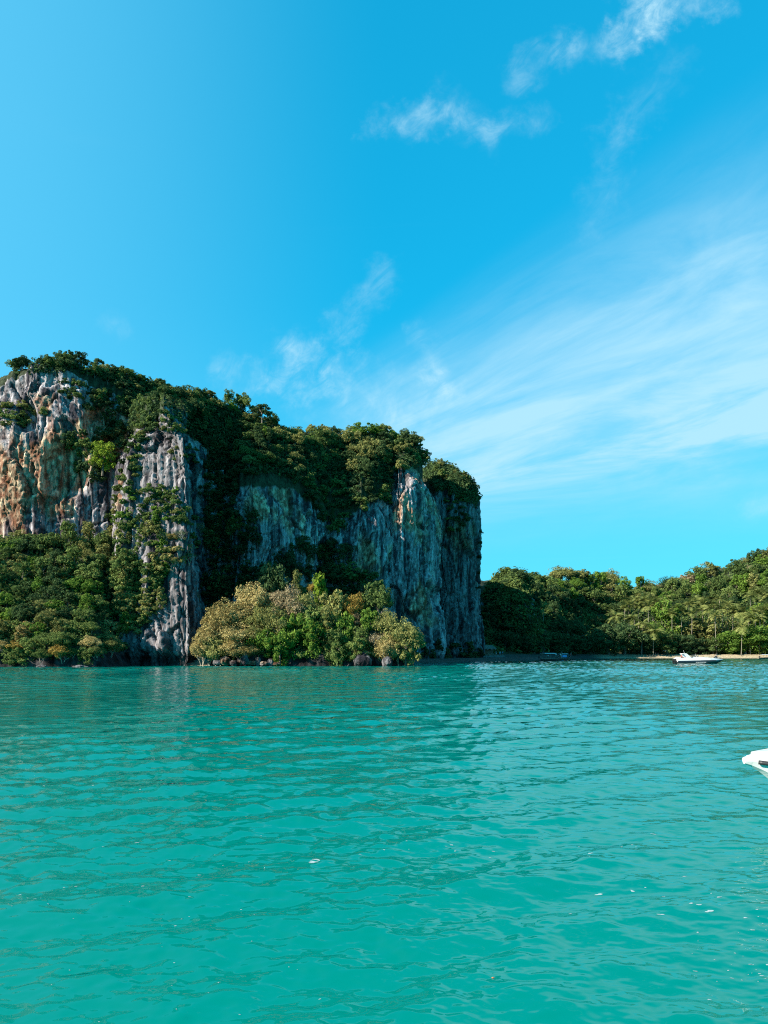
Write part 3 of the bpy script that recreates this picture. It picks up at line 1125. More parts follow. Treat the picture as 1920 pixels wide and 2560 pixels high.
# buttress
wood([(385, 965), (500, 965), (505, 1005), (385, 1000)], 20, 6, (14, 22), ('shrub', 'drape'), (G, O_), 'crowning the grey buttress', 'trees on the buttress', stick=True)
wood([(350, 1040), (385, 1010), (440, 1040), (480, 1060), (450, 1080), (390, 1075), (345, 1130), (350, 1190), (320, 1230), (295, 1190), (330, 1110)], 17, 7, (11, 17), ('shrub',), (G, O_, D), 'on the upper buttress flank', 'shrubs on the buttress', rows=3, stick=True)
wood([(430, 1120), (500, 1120), (490, 1160), (430, 1150)], 20, 8, (8, 13), ('shrub',), (G, O_), 'high on the sunlit buttress face', 'shrubs on the buttress', stick=True)
wood([(285, 1225), (380, 1215), (440, 1225), (455, 1280), (490, 1290), (480, 1310), (400, 1305), (300, 1320), (270, 1290)], 20, 9, (12, 20), ('shrub', 'drape'), (G, O_, G, F_), 'across the waist of the buttress', 'shrubs on the buttress', rows=4, stick=True)
wood([(410, 1345), (500, 1325), (500, 1370), (470, 1410), (410, 1430), (370, 1440)], 21, 10, (13, 20), ('shrub', 'bare'), (O_, G, 'gold'), 'on the lower buttress ledge', 'shrubs on the buttress', rows=2, stick=True)
wood([(300, 1400), (395, 1405), (405, 1500), (370, 1560), (325, 1570), (300, 1500)], 20, 11, (16, 25), ('shrub', 'drape'), (O_, G, G), 'down the left buttress foot', 'shrubs on the buttress', rows=3, stick=True)
wood([(315, 985), (400, 980), (395, 1060), (330, 1075)], 19, 27, (12, 18), ('shrub', 'drape'), (D, G), 'in the notch by the buttress', 'shrubs on the buttress', rows=2, stick=True)
wood([(255, 1330), (330, 1310), (410, 1320), (420, 1400), (400, 1440), (300, 1420)], 26, 28, (14, 22), ('drape', 'shrub'), (G, O_, G, F_), 'on the flank beside the slope', 'shrubs on the buttress', rows=3, stick=True)
wood([(-30, 1350), (70, 1345), (70, 1375), (-30, 1385)], 24, 29, (13, 20), ('bushy', 'shrub'), (G, D, O_), 'at the foot of the orange cliff', 'trees on the left slope', rows=1)
# slope at the left
SLOPE = [(-30, 1360), (60, 1355), (150, 1345), (265, 1345), (300, 1400), (330, 1500), (320, 1580), (285, 1640), (-30, 1650)]
wood([(-30, 1390), (60, 1385), (150, 1370), (265, 1365), (300, 1410), (320, 1480), (-30, 1480)], 28, 12, (19, 33), ('bushy', 'broad', 'bushy', 'column'), (G, G, D, F_, O_), 'high on the left slope', 'trees on the left slope', rows=3)
wood([(-30, 1480), (325, 1480), (325, 1570), (-30, 1570)], 28, 13, (18, 31), ('bushy', 'round', 'bushy', 'broad'), (G, G, D, F_, O_), 'halfway up the left slope', 'trees on the left slope', rows=3)
wood([(-30, 1570), (320, 1570), (285, 1652), (-30, 1655)], 30, 14, (19, 31), ('bushy', 'bushy', 'dry', 'shrub'), (G, O_, O_, 'gold', 'ochre', G, F_), 'on the lowest left slope', 'trees on the left slope', rows=3)
# top of the shaded wall
wood([(490, 975), (560, 1000), (640, 1040), (700, 1085), (800, 1085), (960, 1085), (1060, 1100), (1062, 1130), (950, 1120), (800, 1120), (700, 1118), (600, 1075), (495, 1030)], 21, 15, (14, 23),
     ('broad', 'broad', 'layer', 'round'), (G, D, O_, G, F_), 'on the shaded wall skyline', 'trees above the shaded wall', rows=2, sink=.4)
wood([(500, 1035), (600, 1080), (700, 1122), (800, 1125), (960, 1125), (975, 1160), (970, 1200), (760, 1190), (620, 1175), (500, 1130)], 24, 16, (15, 25),
     ('broad', 'broad', 'round'), (G, D, D, O_), 'in the wood above the shaded wall', 'trees above the shaded wall', rows=3, sink=.3)
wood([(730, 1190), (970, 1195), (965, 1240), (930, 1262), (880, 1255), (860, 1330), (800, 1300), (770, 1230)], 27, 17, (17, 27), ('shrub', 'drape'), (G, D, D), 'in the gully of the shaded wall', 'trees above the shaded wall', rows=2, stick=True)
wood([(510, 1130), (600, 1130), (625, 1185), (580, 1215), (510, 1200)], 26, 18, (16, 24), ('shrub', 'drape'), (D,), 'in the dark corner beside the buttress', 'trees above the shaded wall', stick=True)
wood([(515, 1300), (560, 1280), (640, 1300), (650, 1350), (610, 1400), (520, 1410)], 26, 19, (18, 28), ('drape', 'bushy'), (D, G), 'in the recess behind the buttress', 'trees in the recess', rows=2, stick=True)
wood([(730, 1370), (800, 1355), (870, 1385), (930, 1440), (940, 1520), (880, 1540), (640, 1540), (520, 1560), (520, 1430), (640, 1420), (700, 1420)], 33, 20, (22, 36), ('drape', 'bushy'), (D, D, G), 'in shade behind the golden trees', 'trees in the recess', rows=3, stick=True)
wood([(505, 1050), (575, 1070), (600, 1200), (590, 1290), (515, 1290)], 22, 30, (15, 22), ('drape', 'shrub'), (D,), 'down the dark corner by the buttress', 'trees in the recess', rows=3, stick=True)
# pale wall and end buttress
wood([(965, 1110), (1080, 1115), (1088, 1150), (1060, 1165), (975, 1165)], 24, 21, (16, 25), ('broad', 'shrub'), (G, D, O_), 'along the pale wall rim', 'trees on the pale wall', rows=2, sink=.4)
wood([(1082, 1190), (1095, 1168), (1110, 1162), (1150, 1165), (1185, 1185), (1198, 1235), (1160, 1225), (1120, 1225), (1090, 1200)], 17, 22, (11, 17), ('broad', 'shrub'), (G, D, O_), 'on top of the end buttress', 'trees on the end buttress', rows=2, sink=.4)
wood([(1115, 1225), (1170, 1225), (1165, 1330), (1125, 1330)], 17, 23, (9, 14), ('shrub',), (G, O_, D), 'on the upper face of the end buttress', 'trees on the end buttress', stick=True)
wood([(1045, 1600), (1110, 1610), (1200, 1615), (1200, 1642), (1045, 1642)], 24, 24, (11, 19), ('shrub', 'drape'), (D,), 'at the foot of the pale wall', 'shrubs at the cliff foot', stick=True)
wood([(1195, 1330), (1202, 1330), (1202, 1480), (1195, 1480)], 30, 25, (5, 8), ('shrub',), (D,), 'on the right edge of the end buttress', 'trees on the end buttress', stick=True)

wood([(505, 1648), (540, 1600), (640, 1590), (720, 1610), (1000, 1625), (1035, 1645), (900, 1650), (700, 1645)], 19, 26, (10, 17), ('shrub', 'drape'), (O_, G, 'gold', F_), 'low along the shore mound', 'shrubs on the shore mound', rows=2, only=('shore_mound',), sink=.1)
# trees singled out by eye
def at(px, py, only=None, dz=0.0):
    h = hit(px, py, only)
    return h[0] + Vector((0, 0, dz)) if h else None


b0 = at(264, 1150)
tree('bushy_tree', 'bushy', 'lime', b0 + Vector((0.2, -2.2, -2.6)), 3.0, 1.3, 'bright lime green tree glowing on the dark ledge of the cliff', lean=.1)
b0 = at(655, 1085)
if b0:
    tree('umbrella_tree', 'layer', 'dark', Vector((PX(655, b0.y), b0.y, PZ(1062, b0.y))), 31 * b0.y / FOC, 1.0, 'dark spreading tree leaning out alone on the skyline')

ISLE = [  # px, py of crown centre, radius px, form, colour, label
    (628, 1497, 47, 'dry', 'gold', 'golden flat-topped tree highest on the left of the shore mound'),
    (563, 1540, 55, 'dry', 'gold', 'wide golden tree below the flat-topped one, left side of mound'),
    (522, 1585, 42, 'dry', 'gold', 'golden tree at the far left end of the mound'),
    (592, 1580, 55, 'dry', 'gold', 'broad golden tree low on the left of the mound'),
    (548, 1617, 44, 'dry', 'olive', 'olive gold tree overhanging the small rocks at the waterline'),
    (610, 1622, 40, 'dry', 'gold', 'golden tree just above the rocks and left of the fresh green tree'),
    (648, 1545, 44, 'dry', 'olive', 'olive tree between golden and brown crowns on the mound'),
    (718, 1512, 50, 'dry', 'rose', 'large rosy brown tree at the crest of the mound'),
    (745, 1540, 40, 'dry', 'rose', 'smaller brown tree right below the rosy brown one'),
    (664, 1598, 42, 'bushy', 'fresh', 'fresh green tree spilling over the rocks at the mound centre'),
    (700, 1615, 34, 'bushy', 'fresh', 'low fresh green tree right beside the larger fresh green one'),
    (727, 1577, 40, 'bushy', 'fresh', 'light green tree in the middle of the mound'),
    (778, 1590, 40, 'bushy', 'fresh', 'fresh green tree above the dark water cave'),
    (778, 1545, 42, 'broad', 'green', 'dark green tree behind the light green ones on the mound'),
    (798, 1490, 30, 'column', 'lime', 'slim yellow green tree standing highest in the mound centre'),
    (776, 1464, 13, 'dry', 'ochre', 'small ochre treetop poking up above the slim green tree'),
    (831, 1518, 40, 'broad', 'olive', 'olive tree right of the slim yellow green tree'),
    (883, 1510, 33, 'dry', 'ochre', 'orange gold tree on the right of the mound crest'),
    (893, 1545, 22, 'dry', 'rose', 'reddish brown bush directly under the orange gold tree'),
    (863, 1572, 40, 'bushy', 'fresh', 'fresh green tree under the orange gold tree'),
    (842, 1612, 36, 'bushy', 'green', 'green tree low over the dark rocks right of centre'),
    (888, 1614, 34, 'bushy', 'green', 'green bushy tree above the round boulder'),
    (926, 1556, 33, 'broad', 'fresh', 'light green tree between orange gold and pale trees'),
    (950, 1580, 32, 'bare', 'rose', 'bare twiggy tree left of the pale yellow tree'),
    (997, 1580, 46, 'dry', 'olive', 'pale yellow green tree at the right end of the mound'),
    (1014, 1610, 36, 'bushy', 'olive', 'olive tree hanging low at the right tip of the mound'),
    (963, 1616, 38, 'dry', 'gold', 'dull golden tree low on the right above the small boulder'),
    (682, 1460, 44, 'round', 'dark', 'dark green tree behind the crest of the mound'),
    (612, 1466, 26, 'bare', 'olive', 'pale leafless tree left of the dark green crest tree'),
    (668, 1420, 19, 'dry', 'gold', 'small golden tree standing high against the dark cave'),
    (744, 1466, 22, 'column', 'olive', 'narrow olive tree right of the dark green crest tree'),
    (505, 1612, 32, 'dry', 'gold', 'small golden tree reaching lowest at the left tip of the mound'),
    (575, 1610, 38, 'dry', 'gold', 'golden tree above the leftmost boulders'),
    (640, 1580, 40, 'dry', 'olive', 'olive gold tree left of the fresh green trees'),
    (600, 1535, 44, 'dry', 'gold', 'golden tree in the heart of the left golden mass'),
    (690, 1550, 42, 'dry', 'olive', 'olive tree below the large brown tree'),
    (760, 1510, 34, 'dry', 'olive', 'pale olive tree between brown crown and slim green tree'),
    (820, 1560, 38, 'bushy', 'olive', 'olive bushy tree in the dip right of centre'),
    (905, 1590, 34, 'bushy', 'green', 'green tree filling the gap above the round boulder'),
    (960, 1555, 34, 'dry', 'olive', 'yellowish olive tree behind the bare twiggy tree'),
    (1030, 1590, 30, 'dry', 'olive', 'olive gold tree at the far right end of the mound'),
    (943, 1495, 36, 'round', 'green', 'rounded green tree in half shade behind the right of the mound'),
]
for px, py, rp, form, mat, lb in ISLE:
    py, rp = py + 5, rp * 0.92
    Y = 157.0 + max(0, 1640 - py) * 0.055
    if py < 1500: Y += 4
    r = rp * Y / FOC
    zc = PZ(py, Y)
    hs_ = 1.0
    zmid = {'bushy': 0.75, 'broad': 1.25, 'round': 1.25, 'layer': 1.4, 'column': 1.4, 'dry': 1.15, 'bare': 1.45}[form]
    zg = float(mound_z(np.array([PX(px, Y)]), np.array([Y]))[0])
    hs_ = min(1.6, max(0.75, (zc - zg) / (zmid * r)))
    tree(NAME[form], form, mat, Vector((PX(px, Y), Y, zc - zmid * r * hs_)), r, hs_, lb, 'tree', 'trees on the shore mound', lean=.05)

# hill across the bay
HN = ('beach_and_hill', 'rock_outcrop')
wood([(1335, 1440), (1440, 1440), (1540, 1455), (1700, 1475), (1800, 1440), (1850, 1410), (1890, 1375), (1930, 1358), (1930, 1400), (1850, 1470), (1700, 1495), (1540, 1478), (1440, 1462), (1335, 1465)], 22, 31, (12, 31),
     ('dry', 'broad', 'dry', 'round'), ('rose', 'olive', 'green', 'green', 'fresh', 'dark'), 'on the far hill crest', 'trees on the far hill', rows=2, only=HN, sink=.5)
wood([(1335, 1468), (1440, 1468), (1540, 1482), (1700, 1498), (1850, 1470), (1930, 1402), (1930, 1500), (1560, 1525), (1335, 1500)], 23, 32, (17, 26),
     ('broad', 'column', 'round', 'dry'), ('green', 'green', 'fresh', 'olive', 'fresh', 'green'), 'high on the far hill', 'trees on the far hill', rows=3, only=HN, sink=.3)
wood([(1335, 1505), (1560, 1530), (1930, 1505), (1930, 1560), (1560, 1585), (1335, 1580)], 25, 33, (13, 20),
     ('bushy', 'bushy', 'column'), ('dark', 'dark', 'green'), 'lower down the far hill', 'trees on the far hill', rows=3, only=HN, sink=.3)
wood([(1225, 1475), (1262, 1430), (1310, 1425), (1345, 1460), (1350, 1500), (1300, 1470), (1240, 1490), (1215, 1540), (1212, 1500)], 20, 34, (14, 22), ('shrub', 'bushy', 'drape'), ('dark', 'green', 'dark'), 'on the dark knoll', 'trees on the knoll', rows=2, stick=True, only=HN)
wood([(1215, 1540), (1260, 1530), (1330, 1540), (1340, 1620), (1240, 1620), (1215, 1600)], 26, 35, (16, 24), ('shrub', 'drape'), ('dark',), 'at the foot of the dark knoll', 'trees on the knoll', rows=2, stick=True, only=HN)

wood([(1225, 1470), (1262, 1435), (1345, 1440), (1385, 1470), (1385, 1600), (1215, 1600), (1215, 1500)], 21, 36, (13, 20), ('shrub', 'drape'), ('dark', 'green'), 'clothing the dark knoll', 'trees on the knoll', rows=5, stick=True, only=HN)
wood([(1215, 1600), (1300, 1605), (1500, 1600), (1700, 1600), (1930, 1600), (1930, 1628), (1500, 1634), (1215, 1640)], 19, 37, (10, 15), ('shrub',), ('dark', 'dark', 'green'), 'in the hedge behind the beach', 'shrubs behind the beach', rows=2, only=HN, sink=.1)

wood([(1228, 1470), (1262, 1436), (1345, 1438), (1360, 1470)], 20, 38, (12, 19), ('bushy', 'shrub'), ('dark', 'green', 'dark'), 'on top of the dark knoll', 'trees on the knoll', rows=1, only=('rock_outcrop',), sink=.35)

SHORE = [  # px, py of crown centre, radius px, colour ('dark' puts shade into the leaves), label
    (1262, 1600, 36, 'dark', 'dark tree nearest the beach hut'), (1295, 1612, 40, 'dark', 'low spreading dark tree right of the beach hut'),
    (1345, 1600, 38, 'dark', 'dark tree left of the anchored longtail boats'), (1385, 1606, 42, 'dark', 'dark tree right behind the longtail boats'),
    (1430, 1592, 50, 'dark', 'tall dark tree right of the longtail boats'), (1476, 1610, 45, 'dark', 'dark tree overhanging the shore left of the beach'),
    (1520, 1595, 42, 'dark', 'dark tree at the left end of the beach'), (1562, 1592, 48, 'dark', 'second dark tree from the left end of the beach'),
    (1604, 1600, 40, 'dark', 'dark tree behind the large beach palm'), (1662, 1562, 42, 'fresh', 'bright green large-leaved tree in the middle of the beach'),
    (1668, 1606, 36, 'green', 'green tree behind the white beach canopy'), (1706, 1610, 34, 'dark', 'dark low tree in front of the olive dome tree'),
    (1752, 1580, 62, 'olive', 'large dome-shaped olive tree behind the speedboat'), (1738, 1618, 34, 'dark', 'dark shrubby tree under the olive dome'),
    (1782, 1615, 34, 'green', 'green tree under the right edge of the olive dome'), (1822, 1605, 42, 'fresh', 'bright green rounded tree right of the speedboat arch'),
    (1862, 1600, 44, 'fresh', 'bright green rounded tree over the sunlit sand'), (1908, 1598, 44, 'fresh', 'bright green rounded tree at the right edge of the beach'),
    (1905, 1562, 34, 'lime', 'yellow green tree behind the rightmost beach tree'), (1945, 1605, 40, 'fresh', 'bright green tree cut by the right picture edge'),
]
for px, py, rp, mat, lb in SHORE:
    h = None
    Y = float(shore_y(np.array([PX(px, 400)]))[0]) + (20 if py > 1590 else 34)
    r = rp * Y / FOC
    x = PX(px, Y)
    zg = float(hill_z(np.array([x]), np.array([Y]))[0])
    zc = PZ(py, Y)
    hs_ = min(1.5, max(0.7, (zc - zg) / (0.95 * r)))
    tree('bushy_tree', 'bushy', mat, Vector((x, Y, zc - 0.75 * r * hs_)), r, hs_, lb, 'tree', 'trees along the beach', lean=.04)


# ------------------------------------------------------------------ palms
def frond_mesh(seed, L=1.0):
    """one drooping feather leaf of unit length"""
    rng = random.Random(seed)
    vs_, fs_ = [], []
    n = 11
    rib = []
    for i in range(n + 1):
        t = i / n
        rib.append(Vector((t * (1 - .12 * t) * L, 0, (.34 * t - .72 * t * t) * L)))
    for i in range(1, n):
        p = rib[i]
        t = i / n
        ll = .30 * math.sin(math.pi * (.12 + .86 * t)) ** .7
        for s in (-1, 1):
            k = len(vs_)
            tip = p + Vector((ll * .55, s * ll, -ll * rng.uniform(.35, .7)))
            q = rib[min(i + 1, n)]
            vs_ += [p, p + (q - p) * .75, tip]
            fs_.append((k, k + 1, k + 2))
    for i in range(n):
        k = len(vs_)
        wd = .022 * (1 - i / n) + .006
        a, b_ = rib[i], rib[i + 1]
        vs_ += [a + Vector((0, -wd, 0)), a + Vector((0, wd, 0)), b_ + Vector((0, wd * .8, 0)), b_ + Vector((0, -wd * .8, 0))]
        fs_.append((k, k + 1, k + 2, k + 3))
    return vs_, fs_


FROND = []
for i in range(3):
    v_, f_ = frond_mesh(i)
    mb = MB().add(v_, f_)
    me = bpy.data.meshes.new('frond')
    me.from_pydata(mb.v, [], mb.f)
    me.materials.append(M['palm'])
    FROND.append(me)


def palm_crown(seed, n=20):
    rng = random.Random(seed)
    mb = MB()
    for i in range(n):
        v_, f_ = frond_mesh(seed * 31 + i)
        mt = Matrix.Rotation(i * 2.39996 + rng.uniform(-.2, .2), 4, 'Z') @ Matrix.Rotation(-rng.uniform(-.35, 1.2), 4, 'Y') @ Matrix.Scale(rng.uniform(.8, 1.1), 4)
        mb.add([mt @ Vector(p) for p in v_], f_)
    me = bpy.data.meshes.new('palm_crown')
    me.from_pydata(mb.v, [], mb.f)
    me.materials.append(M['palm'])
    return me


PCROWN = [palm_crown(i + 1) for i in range(5)]


def palm_trunk(seed):
    rng = random.Random(seed)
    bx, by = rng.uniform(-.07, .07), rng.uniform(-.07, .07)
    path = [(bx * (1 - t) ** 2, by * (1 - t) ** 2, t) for t in (-.08, .1, .3, .5, .7, .88, 1.0)]
    path = [(p[0] - 0, p[1], p[2]) for p in path]
    return MB().tube(path, [.030, .021, .017, .0155, .0145, .013, .016], 7).mesh('trunk', True)


PTRUNK = [palm_trunk(i) for i in range(4)]
for t in PTRUNK:
    t.materials.append(M['palmbark'])

PALMS = [(1314, 1534, 17), (1334, 1527, 20), (1358, 1521, 20), (1539, 1543, 24), (1562, 1520, 18), (1572, 1512, 20), (1586, 1503, 20), (1597, 1512, 18), (1610, 1502, 24), (1621, 1516, 22), (1632, 1508, 19), (1643, 1508, 21),
         (1655, 1520, 18), (1668, 1500, 25), (1690, 1524, 22), (1704, 1528, 18), (1722, 1512, 21), (1740, 1503, 24), (1757, 1512, 23), (1771, 1524, 22), (1786, 1512, 19), (1799, 1497, 16), (1806, 1522, 20), (1819, 1512, 19),
         (1832, 1528, 20), (1845, 1530, 26), (1862, 1532, 22), (1876, 1491, 20), (1889, 1530, 20), (1897, 1484, 23), (1910, 1524, 26), (1921, 1488, 24), (1577, 1546, 24), (1606, 1560, 22), (1633, 1580, 32), (1855, 1568, 26), (1730, 1535, 20), (1680, 1535, 18), (1788, 1540, 18), (1872, 1545, 20), (1900, 1545, 20)]
for i, (px, py, rp) in enumerate(sorted(PALMS)):
    big = (px, py) == (1633, 1580)
    Y = 418.0 if big else (422 if py > 1555 else (428 if py > 1537 else 431 + (1545 - py) * .4))
    if px < 1400: Y = 380
    x = PX(px, Y)
    zc = PZ(py, Y)
    zg = float(hill_z(np.array([x]), np.array([Y]))[0])
    if px < 1400: zg = zc - 11
    H = max(6.0, zc - zg)
    r = rp * 1.25 * Y / FOC
    lb = 'large coconut palm standing alone at the front of the dark trees' if big else 'tall coconut palm in the grove behind the beach, %s from the left' % ordinal(i + 1)
    o = bpy.data.objects.new('coconut_palm', None)
    COL.objects.link(o)
    o.location = (x, Y, zc - H)
    o.rotation_euler = (0, 0, _tr.uniform(0, 6.28))
    tag(o, lb, 'palm', None if big else 'coconut palms behind the beach')
    t = bpy.data.objects.new('trunk', PTRUNK[i % 4])
    COL.objects.link(t)
    t.parent = o
    t.scale = (10, 10, H)
    if rp >= 22:                                     # fronds large enough to tell apart
        n = 22
        for k in range(n):
            f = bpy.data.objects.new('frond', FROND[k % 3])
            COL.objects.link(f)
            f.parent = o
            f.location = (0, 0, H)
            f.rotation_euler = (0, -_tr.uniform(-.35, 1.2), k * 2.39996)
            q = r * _tr.uniform(.85, 1.15)
            f.scale = (q, q, q)
    else:
        c = bpy.data.objects.new('crown', PCROWN[i % 5])
        COL.objects.link(c)
        c.parent = o
        c.location = (0, 0, H)
        c.scale = (r, r, r)


# ------------------------------------------------------------------ undergrowth: countless leaves over the ground between the trees
def undergrowth(name, specs, mat, label, seed):
    rng = np.random.default_rng(seed)
    Pn, Nn, S = [], [], []
    rr_ = random.Random(seed)
    for poly, num, only, size in specs:
        xs, yz = [p[0] for p in poly], [p[1] for p in poly]
        done, tries = 0, 0
        while done < num and tries < num * 6:
            tries += 1
            x, y = rr_.uniform(min(xs), max(xs)), rr_.uniform(min(yz), max(yz))
            if not in_poly(x, y, poly):
                continue
            h = hit(x, y, only)
            if h is None:
                continue
            done += 1
            loc, nrm, _ = h
            k = 26
            s = size * loc.y / FOC
            d = rng.normal(size=(k, 3))
            d /= np.linalg.norm(d, axis=1, keepdims=True)
            Pn.append(np.array(loc) + np.array((nrm.x, nrm.y, max(nrm.z, .2))) * s * .4 + d * s * rng.uniform(.5, 1.0, (k, 1)))
            Nn.append(d + np.array((0, 0, .5)) + rng.normal(size=(k, 3)) * .4)
            S.append(np.full(k, s * .26))
    P_, N_, S_ = np.vstack(Pn), np.vstack(Nn), np.concatenate(S)
    q, f = leaf_quads(P_, N_, S_, rng)
    return add_obj(name, mesh_np(name, q, f), mat, kind='stuff', label=label)


undergrowth('slope_undergrowth', [([(-30, 1300), (280, 1310), (285, 1350), (-30, 1372)], 200, ('hillside',), 10), (SLOPE, 700, ('hillside',), 11)], M['green'], 'tangled green undergrowth on the left slope', 3)
undergrowth('headland_undergrowth', [([(-50, 925), (90, 887), (300, 915), (490, 972), (700, 1075), (960, 1085), (1085, 1110), (1195, 1220), (1195, 1260), (1085, 1165), (975, 1165), (970, 1200), (760, 1195), (620, 1180), (490, 1100), (400, 1000), (200, 925), (-50, 940)], 1700, None, 11), ([(380, 950), (500, 960), (500, 995), (380, 990)], 160, None, 10), ([(1085, 1200), (1110, 1160), (1150, 1160), (1185, 1180), (1198, 1235), (1195, 1265), (1100, 1220)], 220, None, 10), ([(1050, 1140), (1095, 1150), (1100, 1230), (1060, 1190)], 120, None, 9), ([(320, 985), (400, 985), (390, 1060), (330, 1065)], 120, None, 9)],
            M['dark'], 'dark green undergrowth over the top of the headland', 4)
undergrowth('hill_undergrowth', [([(1300, 1440), (1540, 1455), (1700, 1475), (1800, 1440), (1850, 1410), (1890, 1375), (1930, 1355), (1930, 1630), (1215, 1630), (1215, 1520)], 2200, HN, 11), ([(1215, 1500), (1240, 1430), (1350, 1425), (1380, 1480), (1300, 1500)], 350, ('rock_outcrop',), 10)], M['green'], 'green undergrowth between the trees of the far hill', 5)
undergrowth('mound_undergrowth', [([(510, 1640), (560, 1590), (700, 1570), (1000, 1600), (1040, 1640)], 350, ('shore_mound',), 10)], M['olive'], 'olive undergrowth among the trees of the shore mound', 6)

# ------------------------------------------------------------------ boats, people and small things
M['white'] = plain('white_gelcoat', (0.66, 0.66, 0.655), 0.3, var=0.03, coat=0.2)
M['navy'] = plain('black_hull_paint', (0.012, 0.016, 0.022), 0.25, var=0.2, coat=0.2)
M['black'] = plain('black_rubber', (0.015, 0.015, 0.016), 0.5, var=0.2)
M['steel'] = plain('steel', (0.55, 0.55, 0.55), 0.3, metal=1.0, var=0.1)
M['smoke'] = plain('tinted_glass', (0.02, 0.03, 0.035), 0.08, var=0.1)
M['orange'] = plain('orange_fabric', (0.75, 0.14, 0.03), 0.8, var=0.15)
M['red'] = plain('red_fabric', (0.55, 0.03, 0.03), 0.8, var=0.15)
M['bluecloth'] = plain('blue_cloth', (0.08, 0.30, 0.62), 0.8, var=0.15)
M['teal'] = plain('grey_teal_cloth', (0.46, 0.54, 0.54), 0.8, var=0.15)
M['whitecloth'] = plain('white_cloth', (0.72, 0.72, 0.70), 0.9, var=0.08)
M['darkcloth'] = plain('dark_cloth', (0.03, 0.035, 0.05), 0.9, var=0.2)
M['hull_wood'] = plain('tarred_wood', (0.030, 0.024, 0.022), 0.6, var=0.35, scale=5)
M['plank'] = plain('weathered_plank', (0.22, 0.16, 0.11), 0.75, var=0.3, scale=5)
M['skin'] = plain('skin', (0.36, 0.20, 0.13), 0.6, var=0.08)
M['hair'] = plain('dark_hair', (0.012, 0.010, 0.010), 0.6, var=0.2)
M['thatch'] = plain('grey_thatch', (0.16, 0.14, 0.11), 0.95, var=0.4, scale=8)
M['stone'] = plain('terrace_stone', (0.17, 0.17, 0.16), 0.9, var=0.35, scale=4)
M['foam'] = plain('sea_foam', (0.30, 0.37, 0.37), 0.8, var=0.1, scale=20)


def empty(name, loc, rz=0.0, label=None, cat=None, group=None):
    o = bpy.data.objects.new(name, None)
    COL.objects.link(o)
    o.empty_display_size = 0.3
    o.location = loc
    o.rotation_euler = (0, 0, rz)
    tag(o, label, cat, group)
    return o


def interp_rows(st, n):
    """smooth rows between given stations (x first)"""
    st = np.array(st, dtype=float)
    xs = np.linspace(st[0, 0], st[-1, 0], n)
    # cosine-eased sampling near the ends
    return np.stack([np.interp(xs, st[:, 0], st[:, k]) for k in range(st.shape[1])], -1)


def loft(rows, prof, close_ends=True):
    """rows of stations, prof(row) -> list of (y, z) from one side over to the other"""
    mb = MB()
    R = [[(r[0] + (q[2] if len(q) > 2 else 0.0), q[0], q[1]) for q in prof(r)] for r in rows]
    n = len(R[0])
    vs_ = [p for r in R for p in r]
    fs_ = []
    for i in range(len(R) - 1):
        for k in range(n):
            k2 = (k + 1) % n
            fs_.append((i * n + k, i * n + k2, (i + 1) * n + k2, (i + 1) * n + k))
    if close_ends:
        fs_.append(tuple(range(n)))
        fs_.append(tuple((len(R) - 1) * n + k for k in reversed(range(n))))
    return mb.add(vs_, fs_)


# --- people -------------------------------------------------------
def skin_mesh(name, verts, edges, radii):
    me = bpy.data.meshes.new(name)
    me.from_pydata(verts, edges, [])
    o = bpy.data.objects.new(name, me)
    COL.objects.link(o)
    md = o.modifiers.new('skin', 'SKIN')
    md.use_smooth_shade = True
    if not me.skin_vertices:
        me.skin_vertices.new()
    for i, r in enumerate(radii):
        me.skin_vertices[0].data[i].radius = (r, r) if not isinstance(r, tuple) else r
    me.skin_vertices[0].data[0].use_root = True
    o.modifiers.new('subdivision', 'SUBSURF').levels = 1
    o.modifiers['subdivision'].render_levels = 1
    return o


POSES = {
    'stand': dict(pel=.95, kneeL=(.10, .02, .50), kneeR=(-.10, -.04, .50), footL=(.12, 0, .06), footR=(-.12, -.02, .06), elbL=(.27, .03, 1.14), elbR=(-.27, .03, 1.14), hanL=(.25, -.14, .92), hanR=(-.26, -.10, .90)),
    'walk': dict(pel=.93, kneeL=(.10, -.14, .52), kneeR=(-.10, .06, .50), footL=(.11, -.30, .07), footR=(-.11, .34, .10), elbL=(.27, .14, 1.14), elbR=(-.27, -.10, 1.14), hanL=(.25, .12, .90), hanR=(-.25, -.30, .98)),
    'sit': dict(pel=.12, kneeL=(.14, -.42, .18), kneeR=(-.14, -.44, .18), footL=(.15, -.48, -.26), footR=(-.13, -.46, -.26), elbL=(.29, -.06, .34), elbR=(-.29, -.06, .34), hanL=(.20, -.30, .24), hanR=(-.20, -.30, .24)),
}


